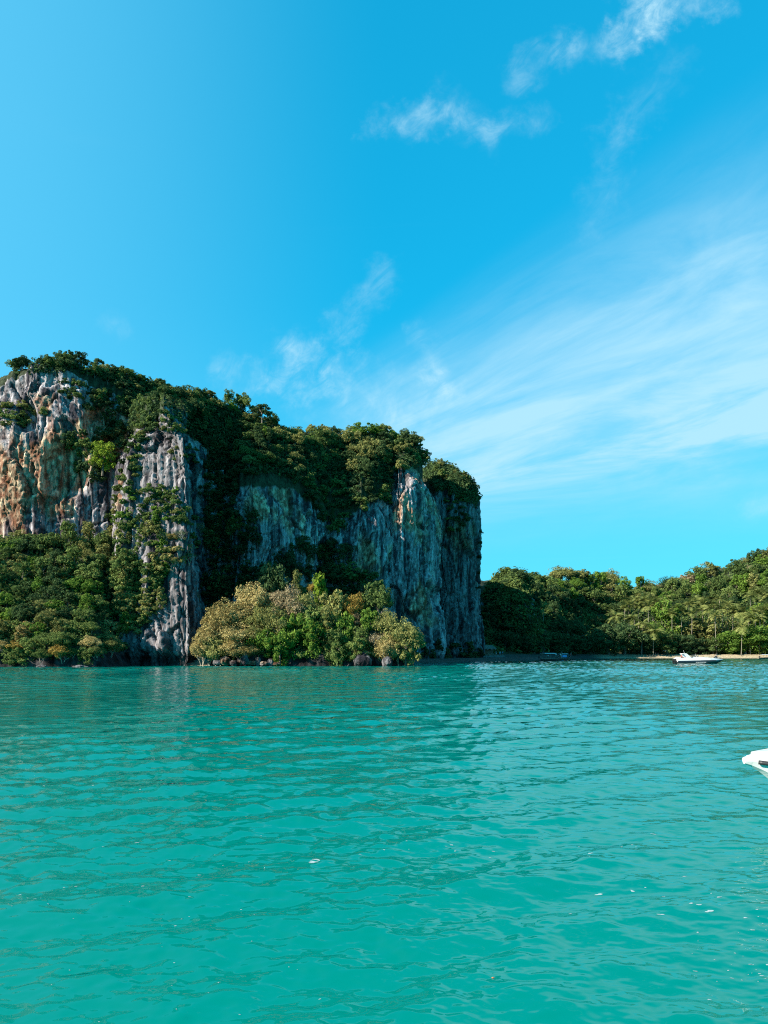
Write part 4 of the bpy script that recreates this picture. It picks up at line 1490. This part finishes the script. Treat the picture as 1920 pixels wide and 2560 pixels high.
def person(loc, rz, pose, top, bottom, head, label, scale=1.0):
    P = POSES[pose]
    z = P['pel']
    root = empty('person', loc, rz, label, 'person')
    root.scale = (scale,) * 3
    V_ = [(0, 0, z), (0, .01, z + .20), (0, .0, z + .43), (0, -.01, z + .56), (0, -.03, z + .66), (0, -.03, z + .76),
          (.17, 0, z + .47), P['elbL'], P['hanL'], (-.17, 0, z + .47), P['elbR'], P['hanR'],
          (.10, 0, z - .04), P['kneeL'], P['footL'], (P['footL'][0], P['footL'][1] - .16, P['footL'][2] - .03),
          (-.10, 0, z - .04), P['kneeR'], P['footR'], (P['footR'][0], P['footR'][1] - .16, P['footR'][2] - .03)]
    E_ = [(0, 1), (1, 2), (2, 3), (3, 4), (4, 5), (2, 6), (6, 7), (7, 8), (2, 9), (9, 10), (10, 11), (0, 12), (12, 13), (13, 14), (14, 15), (0, 16), (16, 17), (17, 18), (18, 19)]
    R_ = [.13, .12, .14, .06, .10, .085, .07, .05, .04, .07, .05, .04, .10, .065, .05, .035, .10, .065, .05, .035]
    b_ = skin_mesh('body', V_, E_, R_)
    b_.data.materials.append(M['skin'])
    b_.parent = root
    s_ = skin_mesh('shirt', [V_[1], V_[0], V_[2], V_[6], V_[9], tuple((Vector(V_[6]) * .4 + Vector(V_[7]) * .6)), tuple((Vector(V_[9]) * .4 + Vector(V_[10]) * .6))],
                   [(0, 1), (0, 2), (2, 3), (2, 4), (3, 5), (4, 6)], [.145, .15, .165, .095, .095, .075, .075])
    s_.data.materials.append(M[top])
    s_.parent = root
    t_ = skin_mesh('shorts', [(0, 0, z - .02), V_[12], V_[16], tuple(Vector(V_[12]) * .3 + Vector(V_[13]) * .7), tuple(Vector(V_[16]) * .3 + Vector(V_[17]) * .7)],
                   [(0, 1), (0, 2), (1, 3), (2, 4)], [.155, .13, .13, .095, .095])
    t_.data.materials.append(M[bottom])
    t_.parent = root
    mb = MB()
    ring = lambda r, zz_, yy_=0.0: [(r * math.cos(a * math.pi / 4), -.03 + yy_ + r * 1.1 * math.sin(a * math.pi / 4), zz_) for a in range(8)]
    rs = [ring(.108, z + .70), ring(.120, z + .77), ring(.10, z + .85), ring(.03, z + .885)]
    vs_ = [p for r in rs for p in r]
    fs_ = [(i * 8 + k, i * 8 + (k + 1) % 8, (i + 1) * 8 + (k + 1) % 8, (i + 1) * 8 + k) for i in range(3) for k in range(8)] + [tuple(24 + k for k in range(8))]
    mb.add(vs_, fs_)
    if head != 'hair':
        mb.box((0, -.17, z + .775), (.17, .14, .02))
    mb.build('cap' if head != 'hair' else 'hair', M[head], root, smooth=True)
    return root


# --- white and black speedboat -------------------------------------
def speedboat():
    Y = 192.0
    x0 = PX(1683, Y)
    L = PX(1807, Y) - x0
    o = empty('speedboat', (x0, Y, 0), 0.0, 'white speedboat with black hull and raked arch anchored off the beach', 'boat')
    k = L / 12.0
    #        x, half beam, sheer, rub line, half beam chine, chine z, keel z
    st = [(0.55, 1.42, 1.26, .82, 1.22, .05, -.35), (3, 1.50, 1.32, .86, 1.28, .05, -.40), (6, 1.50, 1.32, .92, 1.22, .10, -.40), (8.5, 1.28, 1.28, .98, .90, .22, -.30), (10.3, .80, 1.20, .99, .45, .45, .0), (11.4, .32, 1.18, 1.04, .14, .80, .55), (12.0, .04, 1.15, 1.08, .02, 1.02, .98)]
    rows = interp_rows(st, 40) * k
    loft(rows, lambda r: [(-r[1], r[3]), (-r[4], r[5]), (0, r[6]), (r[4], r[5]), (r[1], r[3])]).build('hull', M['navy'], o, True)
    loft(rows, lambda r: [(-r[1] * 1.01, r[3]), (r[1] * 1.01, r[3]), (r[1] * .95, r[2]), (r[1] * .6, r[2] + .16 * r[1]), (0, r[2] + .22 * r[1]), (-r[1] * .6, r[2] + .16 * r[1]), (-r[1] * .95, r[2])]).build('topsides', M['white'], o)
    # waterline stripe
    rows2 = interp_rows(st[:4], 24) * k
    loft(rows2, lambda r: [(-r[4] * 1.012, r[5] + .02), (-r[4] * 1.02, r[5] + .07), (r[4] * 1.02, r[5] + .07), (r[4] * 1.012, r[5] + .02)]).build('boot_stripe', M['white'], o)
    # cabin top
    ct = [(4.4, 1.05, 1.35, .05), (5.2, 1.08, 1.35, .42), (6.6, .98, 1.35, .34), (8.2, .66, 1.30, .16), (9.4, .30, 1.28, .03)]
    loft(interp_rows(ct, 22) * k, lambda r: [(-r[1], r[2]), (r[1], r[2]), (r[1] * .8, r[2] + r[3]), (-r[1] * .8, r[2] + r[3])]).build('cabin_top', M['white'], o)
    MB().prism([(4.1 * k, 1.42 * k), (4.7 * k, 1.42 * k), (4.35 * k, 1.80 * k), (4.25 * k, 1.80 * k)], -.95, .95).build('windscreen', M['smoke'], o)
    ar = o
    a = MB()
    for s in (-1, 1):
        y = s * 1.28
        a.prism([(3.0 * k, 1.25 * k), (4.25 * k, 1.25 * k), (2.75 * k, 2.55 * k), (2.05 * k, 2.55 * k)], y - .07, y + .07)
    a.box((2.4 * k, 0, 2.52 * k), (.62 * k, 2.5, .12))
    arch = a.build('radar_arch', M['white'], o)
    MB().tube([(2.5 * k, -.6, 2.56 * k), (2.25 * k, -.6, 3.35 * k)], [.025, .015], 5).build('aerial', M['white'], arch)
    for s in (-.5, .5):
        MB().box((.25 * k, s, .98), (.62, .46, .62), taper=.8).box((.18 * k, s, .25), (.26, .18, 1.0), taper=1.2).build('outboard_engine', M['black'], o)
    MB().box((1.0 * k, 0, 1.30), (.5, 2.4, .5)).box((1.0 * k, 0, 1.62), (.16, 2.4, .3)).build('stern_seat', M['white'], o)
    MB().box((2.05 * k, -.4, 1.55), (.6, .8, .55), taper=.85).build('life_vest', M['orange'], o)
    MB().box((2.8 * k, -.5, 1.45), (.55, .7, .42), taper=.9).build('life_vest', M['orange'], o)
    rl = MB()
    for s in (-1, 1):
        pts = [(7.4 * k, s * 1.30, 1.36 * k), (7.6 * k, s * 1.25, 1.72 * k), (9.6 * k, s * .92, 1.68 * k), (11.0 * k, s * .45, 1.60 * k), (11.7 * k, s * .1, 1.50 * k)]
        rl.tube(pts, .018, 5)
        for q in (8.6, 9.9, 11.1):
            yb = np.interp(q, [7.4, 9.6, 11.0, 11.7], [1.28, .9, .43, .1]) * s
            rl.tube([(q * k, yb, 1.22 * k), (q * k, yb, 1.66 * k)], .014, 4)
    rl.build('bow_rail', M['steel'], o)
    # lettering band: runs of small white characters too far off to read
    lt = MB()
    rr_ = random.Random(4)

    def hull_y(x, z):
        r = [np.interp(x, [q[0] for q in st], [q[j] for q in st]) for j in range(7)]
        t = (z - r[5]) / (r[3] - r[5])
        return -(r[4] + (r[1] - r[4]) * t) - .025

    x = 5.0
    while x < 7.4:
        wd = rr_.uniform(.10, .17)
        if not 6.25 < x < 6.42:
            z = .50
            y = hull_y(x, z)
            lt.box((x * k, y * 1.0 - .12 * (x > 6.8) * 0, z * k), (wd * k, .03, rr_.choice([.16, .20, .20]) * k))
        x += wd + .05
    x = 10.0
    while x < 10.8:
        lt.box((x * k, hull_y(x, .80), .82 * k), (.09 * k, .03, .10 * k))
        x += .14
    lt.build('hull_lettering', M['white'], o)
    person((x0 + 1.75 * k, Y - .75, 1.62), math.radians(70), 'sit', 'red', 'darkcloth', 'whitecloth', 'person in white cap and red top seated at the speedboat stern')
    return o


speedboat()


# --- wooden longtail boats ------------------------------------------
def longtail(loc, rz, label, canopy, side=None, size=1.0, group='wooden longtail boats'):
    o = empty('longtail_boat', loc, rz, label, 'boat', group)
    o.scale = (size,) * 3
    st = [(0, .55, .62, .30, -.15), (1.2, .80, .60, .55, -.25), (4, .95, .62, .68, -.28), (6.5, .80, .75, .50, -.20), (8.2, .45, 1.15, .22, .15), (9.2, .18, 1.75, .08, .95), (9.7, .07, 2.5, .03, 1.9)]
    rows = interp_rows(st, 34)
    loft(rows, lambda r: [(-r[1], r[2]), (-r[3], (r[2] + r[4]) * .4), (0, r[4]), (r[3], (r[2] + r[4]) * .4), (r[1], r[2]), (r[1] * .86, r[2] - .02), (r[3] * .8, r[4] + .22), (0, r[4] + .16), (-r[3] * .8, r[4] + .22), (-r[1] * .86, r[2] - .02)]).build('hull', M['hull_wood'], o, False)
    for s in (-1, 1):
        MB().tube([(q[0], s * (q[1] + .02), q[2] + .02) for q in st], .05, 5).build('gunwale', M['plank'], o)
    for q in (1.4, 3.0, 4.6, 6.2):
        MB().box((q, 0, .50), (.32, 1.5, .05)).build('thwart', M['plank'], o)
    for q in (1.6, 3.6, 5.6):
        for s in (-1, 1):
            MB().tube([(q, s * .78, .6), (q, s * .74, 2.0)], .03, 5).build('canopy_post', M['plank'], o)
    n = 9
    sec = [(math.sin((i / (n - 1) - .5) * 2.0) * 1.0, 2.0 + .32 * math.cos((i / (n - 1) - .5) * 2.0) - .15) for i in range(n)]
    sec = sec + [(y, z - .04) for y, z in reversed(sec)]
    loft([(1.1,), (3.5,), (6.1,)], lambda r: sec).build('canopy', M[canopy], o)
    if side:
        for s in (-1, 1):
            MB().box((3.4, s * .80, 1.35), (3.0, .03, .7)).build('side_cloth', M[side], o)
    eg = MB()
    eg.box((-.1, 0, 1.02), (.75, .45, .5), taper=.85)
    eg.tube([(.2, 0, .6), (0, 0, .85)], .06, 6)
    eg.tube([(-.4, 0, 1.0), (-3.2, 0, .10)], .035, 5)
    eg.tube([(.3, 0, 1.1), (1.0, 0, 1.25)], .03, 5)
    eg.build('longtail_engine', M['black'], o)
    rb = MB()
    for i, (z, c_) in enumerate(((1.55, 0), (1.72, 0))):
        rb.tube([(9.05 + i * .14, 0, z), (9.12 + i * .14, 0, z + .15)], [.17 - .03 * i, .16 - .03 * i], 8)
    rb.tube([(9.25, -.12, 1.62), (9.35, -.16, 1.2), (9.30, -.15, .8)], [.06, .05, .02], 5)
    rb.build('prow_garland', M['whitecloth'] if side is None else M['red'], o)
    return o


longtail((PX(1350, 262), 262, 0), math.radians(42), 'dark longtail boat with people aboard, left of the two under the trees', 'teal', size=1.3)
person((PX(1370, 265.5), 265.5, .55), math.radians(20), 'stand', 'whitecloth', 'darkcloth', 'hair', 'person in white standing amid the left longtail boat', 1.05)
person((PX(1390, 269.3), 269.3, .95), math.radians(-30), 'stand', 'whitecloth', 'darkcloth', 'hair', 'person in white standing at the prow of the left longtail', 1.05)
longtail((PX(1394, 300), 300, 0), math.radians(50), 'dark longtail boat with light blue side cloth behind the other longtail', 'teal', 'bluecloth', size=1.2)
longtail((PX(1732, 398), 398, 0), math.radians(60), 'longtail boat showing above the speedboat cabin, drawn up at the beach', 'darkcloth')
person((PX(1748, 401), 403.0, .85), math.radians(40), 'sit', 'bluecloth', 'darkcloth', 'whitecloth', 'person in white cap sitting aboard the longtail behind the speedboat')
longtail((PX(1788, 396), 396, 0), math.radians(64), 'longtail boat drawn up beside the sunlit sand behind the speedboat bow', 'darkcloth')
longtail((PX(1899, 385), 385, 0), math.radians(20), 'longtail boat with white canopy at the right picture edge', 'whitecloth')

# --- beach people, hut, canopy ---------------------------------------
def on_hill(px, Y):
    x = PX(px, Y)
    return (x, Y, float(hill_z(np.array([x]), np.array([Y]))[0]))


person(on_hill(1639, 421), math.radians(10), 'walk', 'darkcloth', 'darkcloth', 'hair', 'left of two dark-clad people walking on the shaded beach')
person(on_hill(1645, 421), math.radians(10), 'walk', 'darkcloth', 'darkcloth', 'hair', 'right of two dark-clad people walking on the shaded beach')

hx, hy, hz = on_hill(1222, 312)
hut = empty('beach_hut', (hx, hy, max(hz, 1.0) + .3), math.radians(8), 'small open beach hut with grey roof at the foot of the end buttress', 'hut')
fl = MB().box((0, 0, .1), (5.0, 3.6, .25)).build('floor_deck', M['plank'], hut)
for sx in (-1, -.33, .33, 1):
    for sy in (-1, 1):
        MB().tube([(sx * 2.3, sy * 1.6, .2), (sx * 2.3, sy * 1.6, 2.6)], .07, 6).build('post', M['plank'], hut)
MB().add([(-2.9, -2.2, 2.6), (2.9, -2.2, 2.6), (2.9, 2.2, 2.6), (-2.9, 2.2, 2.6), (-1.3, 0, 4.1), (1.3, 0, 4.1)], [(0, 1, 5, 4), (1, 2, 5), (2, 3, 4, 5), (3, 0, 4), (3, 2, 1, 0)]).build('roof', M['thatch'], hut)
MB().box((0, 1.55, 1.4), (4.4, .08, 2.3)).build('back_wall', M['plank'], hut)
MB().box((0, -1.7, 2.45), (5.0, .08, .12)).build('eaves_beam', M['whitecloth'], hut)
tw = empty('terrace_wall', (PX(1236, 306), 306, 0), math.radians(12), 'low dark stone terrace in front of the beach hut', 'wall')
for r in range(3):
    for i in range(9):
        MB().box((-5.0 + i * 1.15 + (r % 2) * .4, .35 * r * 2.2, .35 + r * .62), (1.08, .7, .56), taper=.94).build('stone_block', M['stone'], tw)
person((PX(1203, 300), 300.5, .75), 0.3, 'stand', 'whitecloth', 'whitecloth', 'hair', 'person in white standing by the water left of the hut')
person((PX(1240, 309.5), 308.4, 1.9), 0.2, 'stand', 'darkcloth', 'whitecloth', 'hair', 'person in white shorts standing on the terrace right of the hut')
person((PX(1249, 309.5), 308.8, 1.9), 0.2, 'stand', 'whitecloth', 'bluecloth', 'hair', 'person in white top and blue shorts on the terrace')
person((PX(1256, 309.5), 309.0, 1.9), -0.2, 'stand', 'bluecloth', 'darkcloth', 'hair', 'person in blue top at the right end of the terrace')

cb = empty('beach_canopy', on_hill(1665, 424), 0.05, 'small white flat canopy on posts under the beach trees', 'canopy')
loft([(-1.8,), (0,), (1.8,)], lambda r: [(-1.3, 2.2), (0, 2.45), (1.3, 2.2), (1.3, 2.12), (0, 2.36), (-1.3, 2.12)]).build('canopy_roof', M['whitecloth'], cb)
for sx in (-1, 1):
    for sy in (-1, 1):
        MB().tube([(sx * 1.6, sy * 1.15, -.3), (sx * 1.6, sy * 1.15, 2.25)], .05, 6).build('post', M['plank'], cb)
MB().box((0, 0, .75), (2.6, .8, .08)).box((-1.1, 0, .3), (.1, .7, .9)).box((1.1, 0, .3), (.1, .7, .9)).build('counter', M['plank'], cb)


# --- boulders ---------------------------------------------------------
def boulder(seed, loc, s, label, group='shore rocks'):
    bm = bmesh.new()
    bmesh.ops.create_icosphere(bm, subdivisions=4, radius=1.0)
    v = np.array([tuple(q.co) for q in bm.verts])
    n = fbm(v[:, 0] * 1.1 + seed, v[:, 1] * 1.1, v[:, 2] * 1.1, 3, seed)
    n2 = np.abs(fbm(v[:, 0] * 2.6 + seed, v[:, 1] * 2.6, v[:, 2] * 2.6, 3, seed + 5) - .5)
    d = 0.62 + 0.75 * n - .55 * n2
    v = v * d[:, None] * np.array(s)
    for q, c in zip(bm.verts, v):
        q.co = c
    me = bpy.data.meshes.new('boulder')
    bm.to_mesh(me)
    bm.free()
    c = rock_colour(v[:, 0] + seed * 7, v[:, 1], v[:, 2] * 3 + 6, 0.05, seed)
    set_col(me, c * 0.55)
    add_obj('boulder', me, M['rock'], None, label, 'rock', group, loc=loc)


rk = random.Random(9)
BL = [(545, 1655, 20, 12), (562, 1650, 22, 20), (583, 1656, 18, 12), (600, 1650, 15, 22), (613, 1648, 16, 24), (628, 1655, 20, 13), (645, 1652, 14, 20), (660, 1657, 18, 9), (676, 1655, 14, 16), (690, 1658, 16, 8)]
for i, (px, py, wpx, hpx) in enumerate(BL):
    Y = 156.2 + rk.uniform(-.4, .6)
    w_, h_ = wpx * Y / FOC, hpx * Y / FOC
    boulder(20 + i, (PX(px, Y), Y, PZ(py, Y) - .15), (w_ * .62, w_ * .55, h_ * .62), 'brown boulder at the waterline below the golden trees, %s from the left' % ordinal(i + 1))
boulder(41, (PX(968, 156), 156, PZ(1655, 156)), (1.1, .9, 1.2), 'small upright brown rock standing in the water by itself')
boulder(42, (PX(905, 157), 157, PZ(1653, 157)), (2.0, 1.5, 1.5), 'rounded dark boulder at the waterline right of the mound centre')
boulder(43, (PX(200, 146.5), 146.5, .0), (1.5, .9, .5), 'low flat rock at the waterline below the left slope')
boulder(44, (PX(105, 146.0), 146.0, .0), (1.3, .9, .45), 'low dark rock near the left picture edge')

# --- white motorboat whose bow enters at the right -----------------------
def motorboat():
    Y = 12.0
    o = empty('motorboat', (PX(1860, Y), Y, 0), math.radians(183), 'white motorboat bow with black rub rail entering at the right edge', 'boat')
    # built stern-ward along local -x from the bow tip at 0
    #      x, half beam, sheer, chine half beam, chine z, keel z
    st = [(0.0, .06, .955, .03, .90, .885), (-.10, .13, .975, .06, .87, .85), (-.25, .24, .995, .12, .80, .76), (-.6, .45, 1.02, .24, .60, .48), (-1.2, .72, 1.04, .46, .34, .10), (-2.0, .95, 1.04, .72, .18, -.18), (-3.5, 1.15, 1.00, 1.0, .08, -.35), (-6.0, 1.2, .92, 1.08, .04, -.38), (-8.2, 1.15, .88, 1.05, .03, -.36)]
    r0 = np.array(st)
    xs = np.concatenate([np.linspace(0, -1.2, 26), np.linspace(-1.4, -8.2, 26)])
    rows = np.stack([np.interp(-xs, -r0[:, 0], r0[:, k]) for k in range(6)], -1)
    loft(rows, lambda r: [(-r[1], r[2]), (-(r[1] * .7 + r[3] * .3), r[2] * .6 + r[4] * .4), (-r[3], r[4]), (0, r[5]), (r[3], r[4]), (r[1] * .7 + r[3] * .3, r[2] * .6 + r[4] * .4), (r[1], r[2]), (r[1] * .5, r[2] + .03), (0, r[2] + .04), (-r[1] * .5, r[2] + .03)]).build('hull', M['white'], o, False)
    # stepped foredeck
    d1 = rows[(rows[:, 0] <= -.085) & (rows[:, 0] >= -2.6)]
    loft(d1, lambda r: [(-r[1] * .93, r[2]), (r[1] * .93, r[2]), (r[1] * .86, r[2] + .025), (0, r[2] + .045), (-r[1] * .86, r[2] + .025)]).build('foredeck', M['white'], o)
    d2 = rows[(rows[:, 0] <= -.17) & (rows[:, 0] >= -2.5)]
    loft(d2, lambda r: [(-r[1] * .80, r[2] + .02), (r[1] * .80, r[2] + .02), (r[1] * .76, r[2] + .065), (0, r[2] + .085), (-r[1] * .76, r[2] + .065)]).build('deck_hatch', M['white'], o)
    rr_ = rows[rows[:, 0] <= -.13]
    for s in (-1, 1):
        MB().tube([(r[0], s * (r[1] * .715 + r[3] * .285 + .022), r[2] * .62 + r[4] * .38) for r in rr_], .034, 7).build('rub_rail', M['black'], o, True)
    MB().prism([(-2.7, 1.05), (-3.3, 1.05), (-3.55, 1.75), (-3.5, 1.78)], -.9, .9).build('windscreen', M['smoke'], o)
    MB().box((-4.2, 0, 1.05), (.7, 1.0, .9), taper=.85).build('console', M['white'], o)
    MB().box((-5.4, 0, .98), (.6, 1.6, .5)).box((-5.68, 0, 1.35), (.12, 1.6, .45)).build('bench_seat', M['white'], o)
    for sx in (-3.6, -5.9):
        for sy in (-1, 1):
            MB().tube([(sx, sy * 1.0, .95), (sx, sy * .9, 2.5)], .03, 6).build('canopy_post', M['steel'], o)
    MB().box((-4.7, 0, 2.53), (2.9, 2.1, .06), taper=.96).build('canopy_top', M['whitecloth'], o)
    MB().box((-8.55, 0, 1.1), (.55, .5, .65), taper=.8).box((-8.5, 0, .35), (.25, .18, 1.1)).build('outboard_engine', M['black'], o)
    for s in (-1, 1):
        MB().tube([(-.75, s * .46, 1.06), (-.95, s * .52, 1.36), (-2.4, s * .92, 1.36), (-2.6, s * .95, 1.06)], .014, 6).build('grab_rail', M['steel'], o)
    return o


motorboat()

# --- foam flecks, floating leaf -------------------------------------------
def foam_patches():
    rng = np.random.default_rng(12)
    vs_, fs_ = [], []

    def blob(x, y, rx, ry):
        n = 12
        ph = rng.uniform(0, 6.28, 3)
        th_ = np.linspace(0, 2 * np.pi, n, endpoint=False)
        r = 1 + .30 * np.sin(2 * th_ + ph[0]) + .22 * np.sin(3 * th_ + ph[1]) + .15 * np.sin(5 * th_ + ph[2])
        xx, yy_ = x + rx * r * np.cos(th_), y + ry * r * np.sin(th_)
        z = sea_z(np.append(xx, x), np.append(yy_, y), np.full(n + 1, max(.02, y * .004)))
        k = len(vs_)
        for a, b_, c in zip(xx, yy_, z):
            vs_.append((a, b_, c + .002))
        vs_.append((x, y, z[-1] + .004))
        for i in range(n):
            fs_.append((k + i, k + (i + 1) % n, k + n))

    def at_px(px, py):
        Y = CAM_H * FOC / (py - HOR)
        return PX(px, Y), Y

    for cx, cy_, sx, sy, num, size in ((1870, 2330, 60, 45, 10, 4), (1800, 2400, 90, 40, 18, 3.2), (1900, 2310, 30, 30, 8, 5), (1840, 2420, 70, 30, 8, 5), (1640, 2250, 90, 40, 8, 6), (1560, 2110, 60, 20, 6, 6),
                                       (300, 2260, 220, 35, 26, 3.0), (560, 2160, 180, 35, 14, 3), (1070, 2130, 70, 12, 8, 4.5), (785, 2165, 6, 4, 3, 7), (150, 1970, 140, 10, 26, 2.0), (420, 1865, 160, 6, 24, 1.7), (60, 1925, 60, 8, 12, 2.0), (1760, 2270, 30, 15, 4, 9), (480, 2480, 200, 40, 14, 2.6)):
        for _ in range(num):
            px, py = rng.normal(cx, sx), rng.normal(cy_, sy)
            py = max(py, 1700)
            x, y = at_px(px, py)
            if y > 45:
                continue
            s = size * rng.choice((.2, .3, .4, .6)) * y / FOC
            blob(x, y, s * rng.uniform(1.0, 2.6), s * rng.uniform(.8, 1.4))
    return mesh_np('sea_foam', np.array(vs_), np.array(fs_), smooth=True)


add_obj('sea_foam', foam_patches(), M['foam'], kind='stuff', label='scattered white foam flecks on the near water')
Yl = CAM_H * FOC / (2455 - HOR)
lx = PX(1232, Yl)
lz = float(sea_z(np.array([lx]), np.array([Yl]), np.array([.03]))[0])
MB().add([(-.012, 0, .004), (0, -.009, .006), (.014, 0, .004), (0, .009, .006), (0, 0, .012)], [(0, 1, 4), (1, 2, 4), (2, 3, 4), (3, 0, 4)]).build('floating_leaf', M['orange'], None, label='tiny orange leaf floating on the near water', cat='leaf', loc=(lx, Yl, lz))
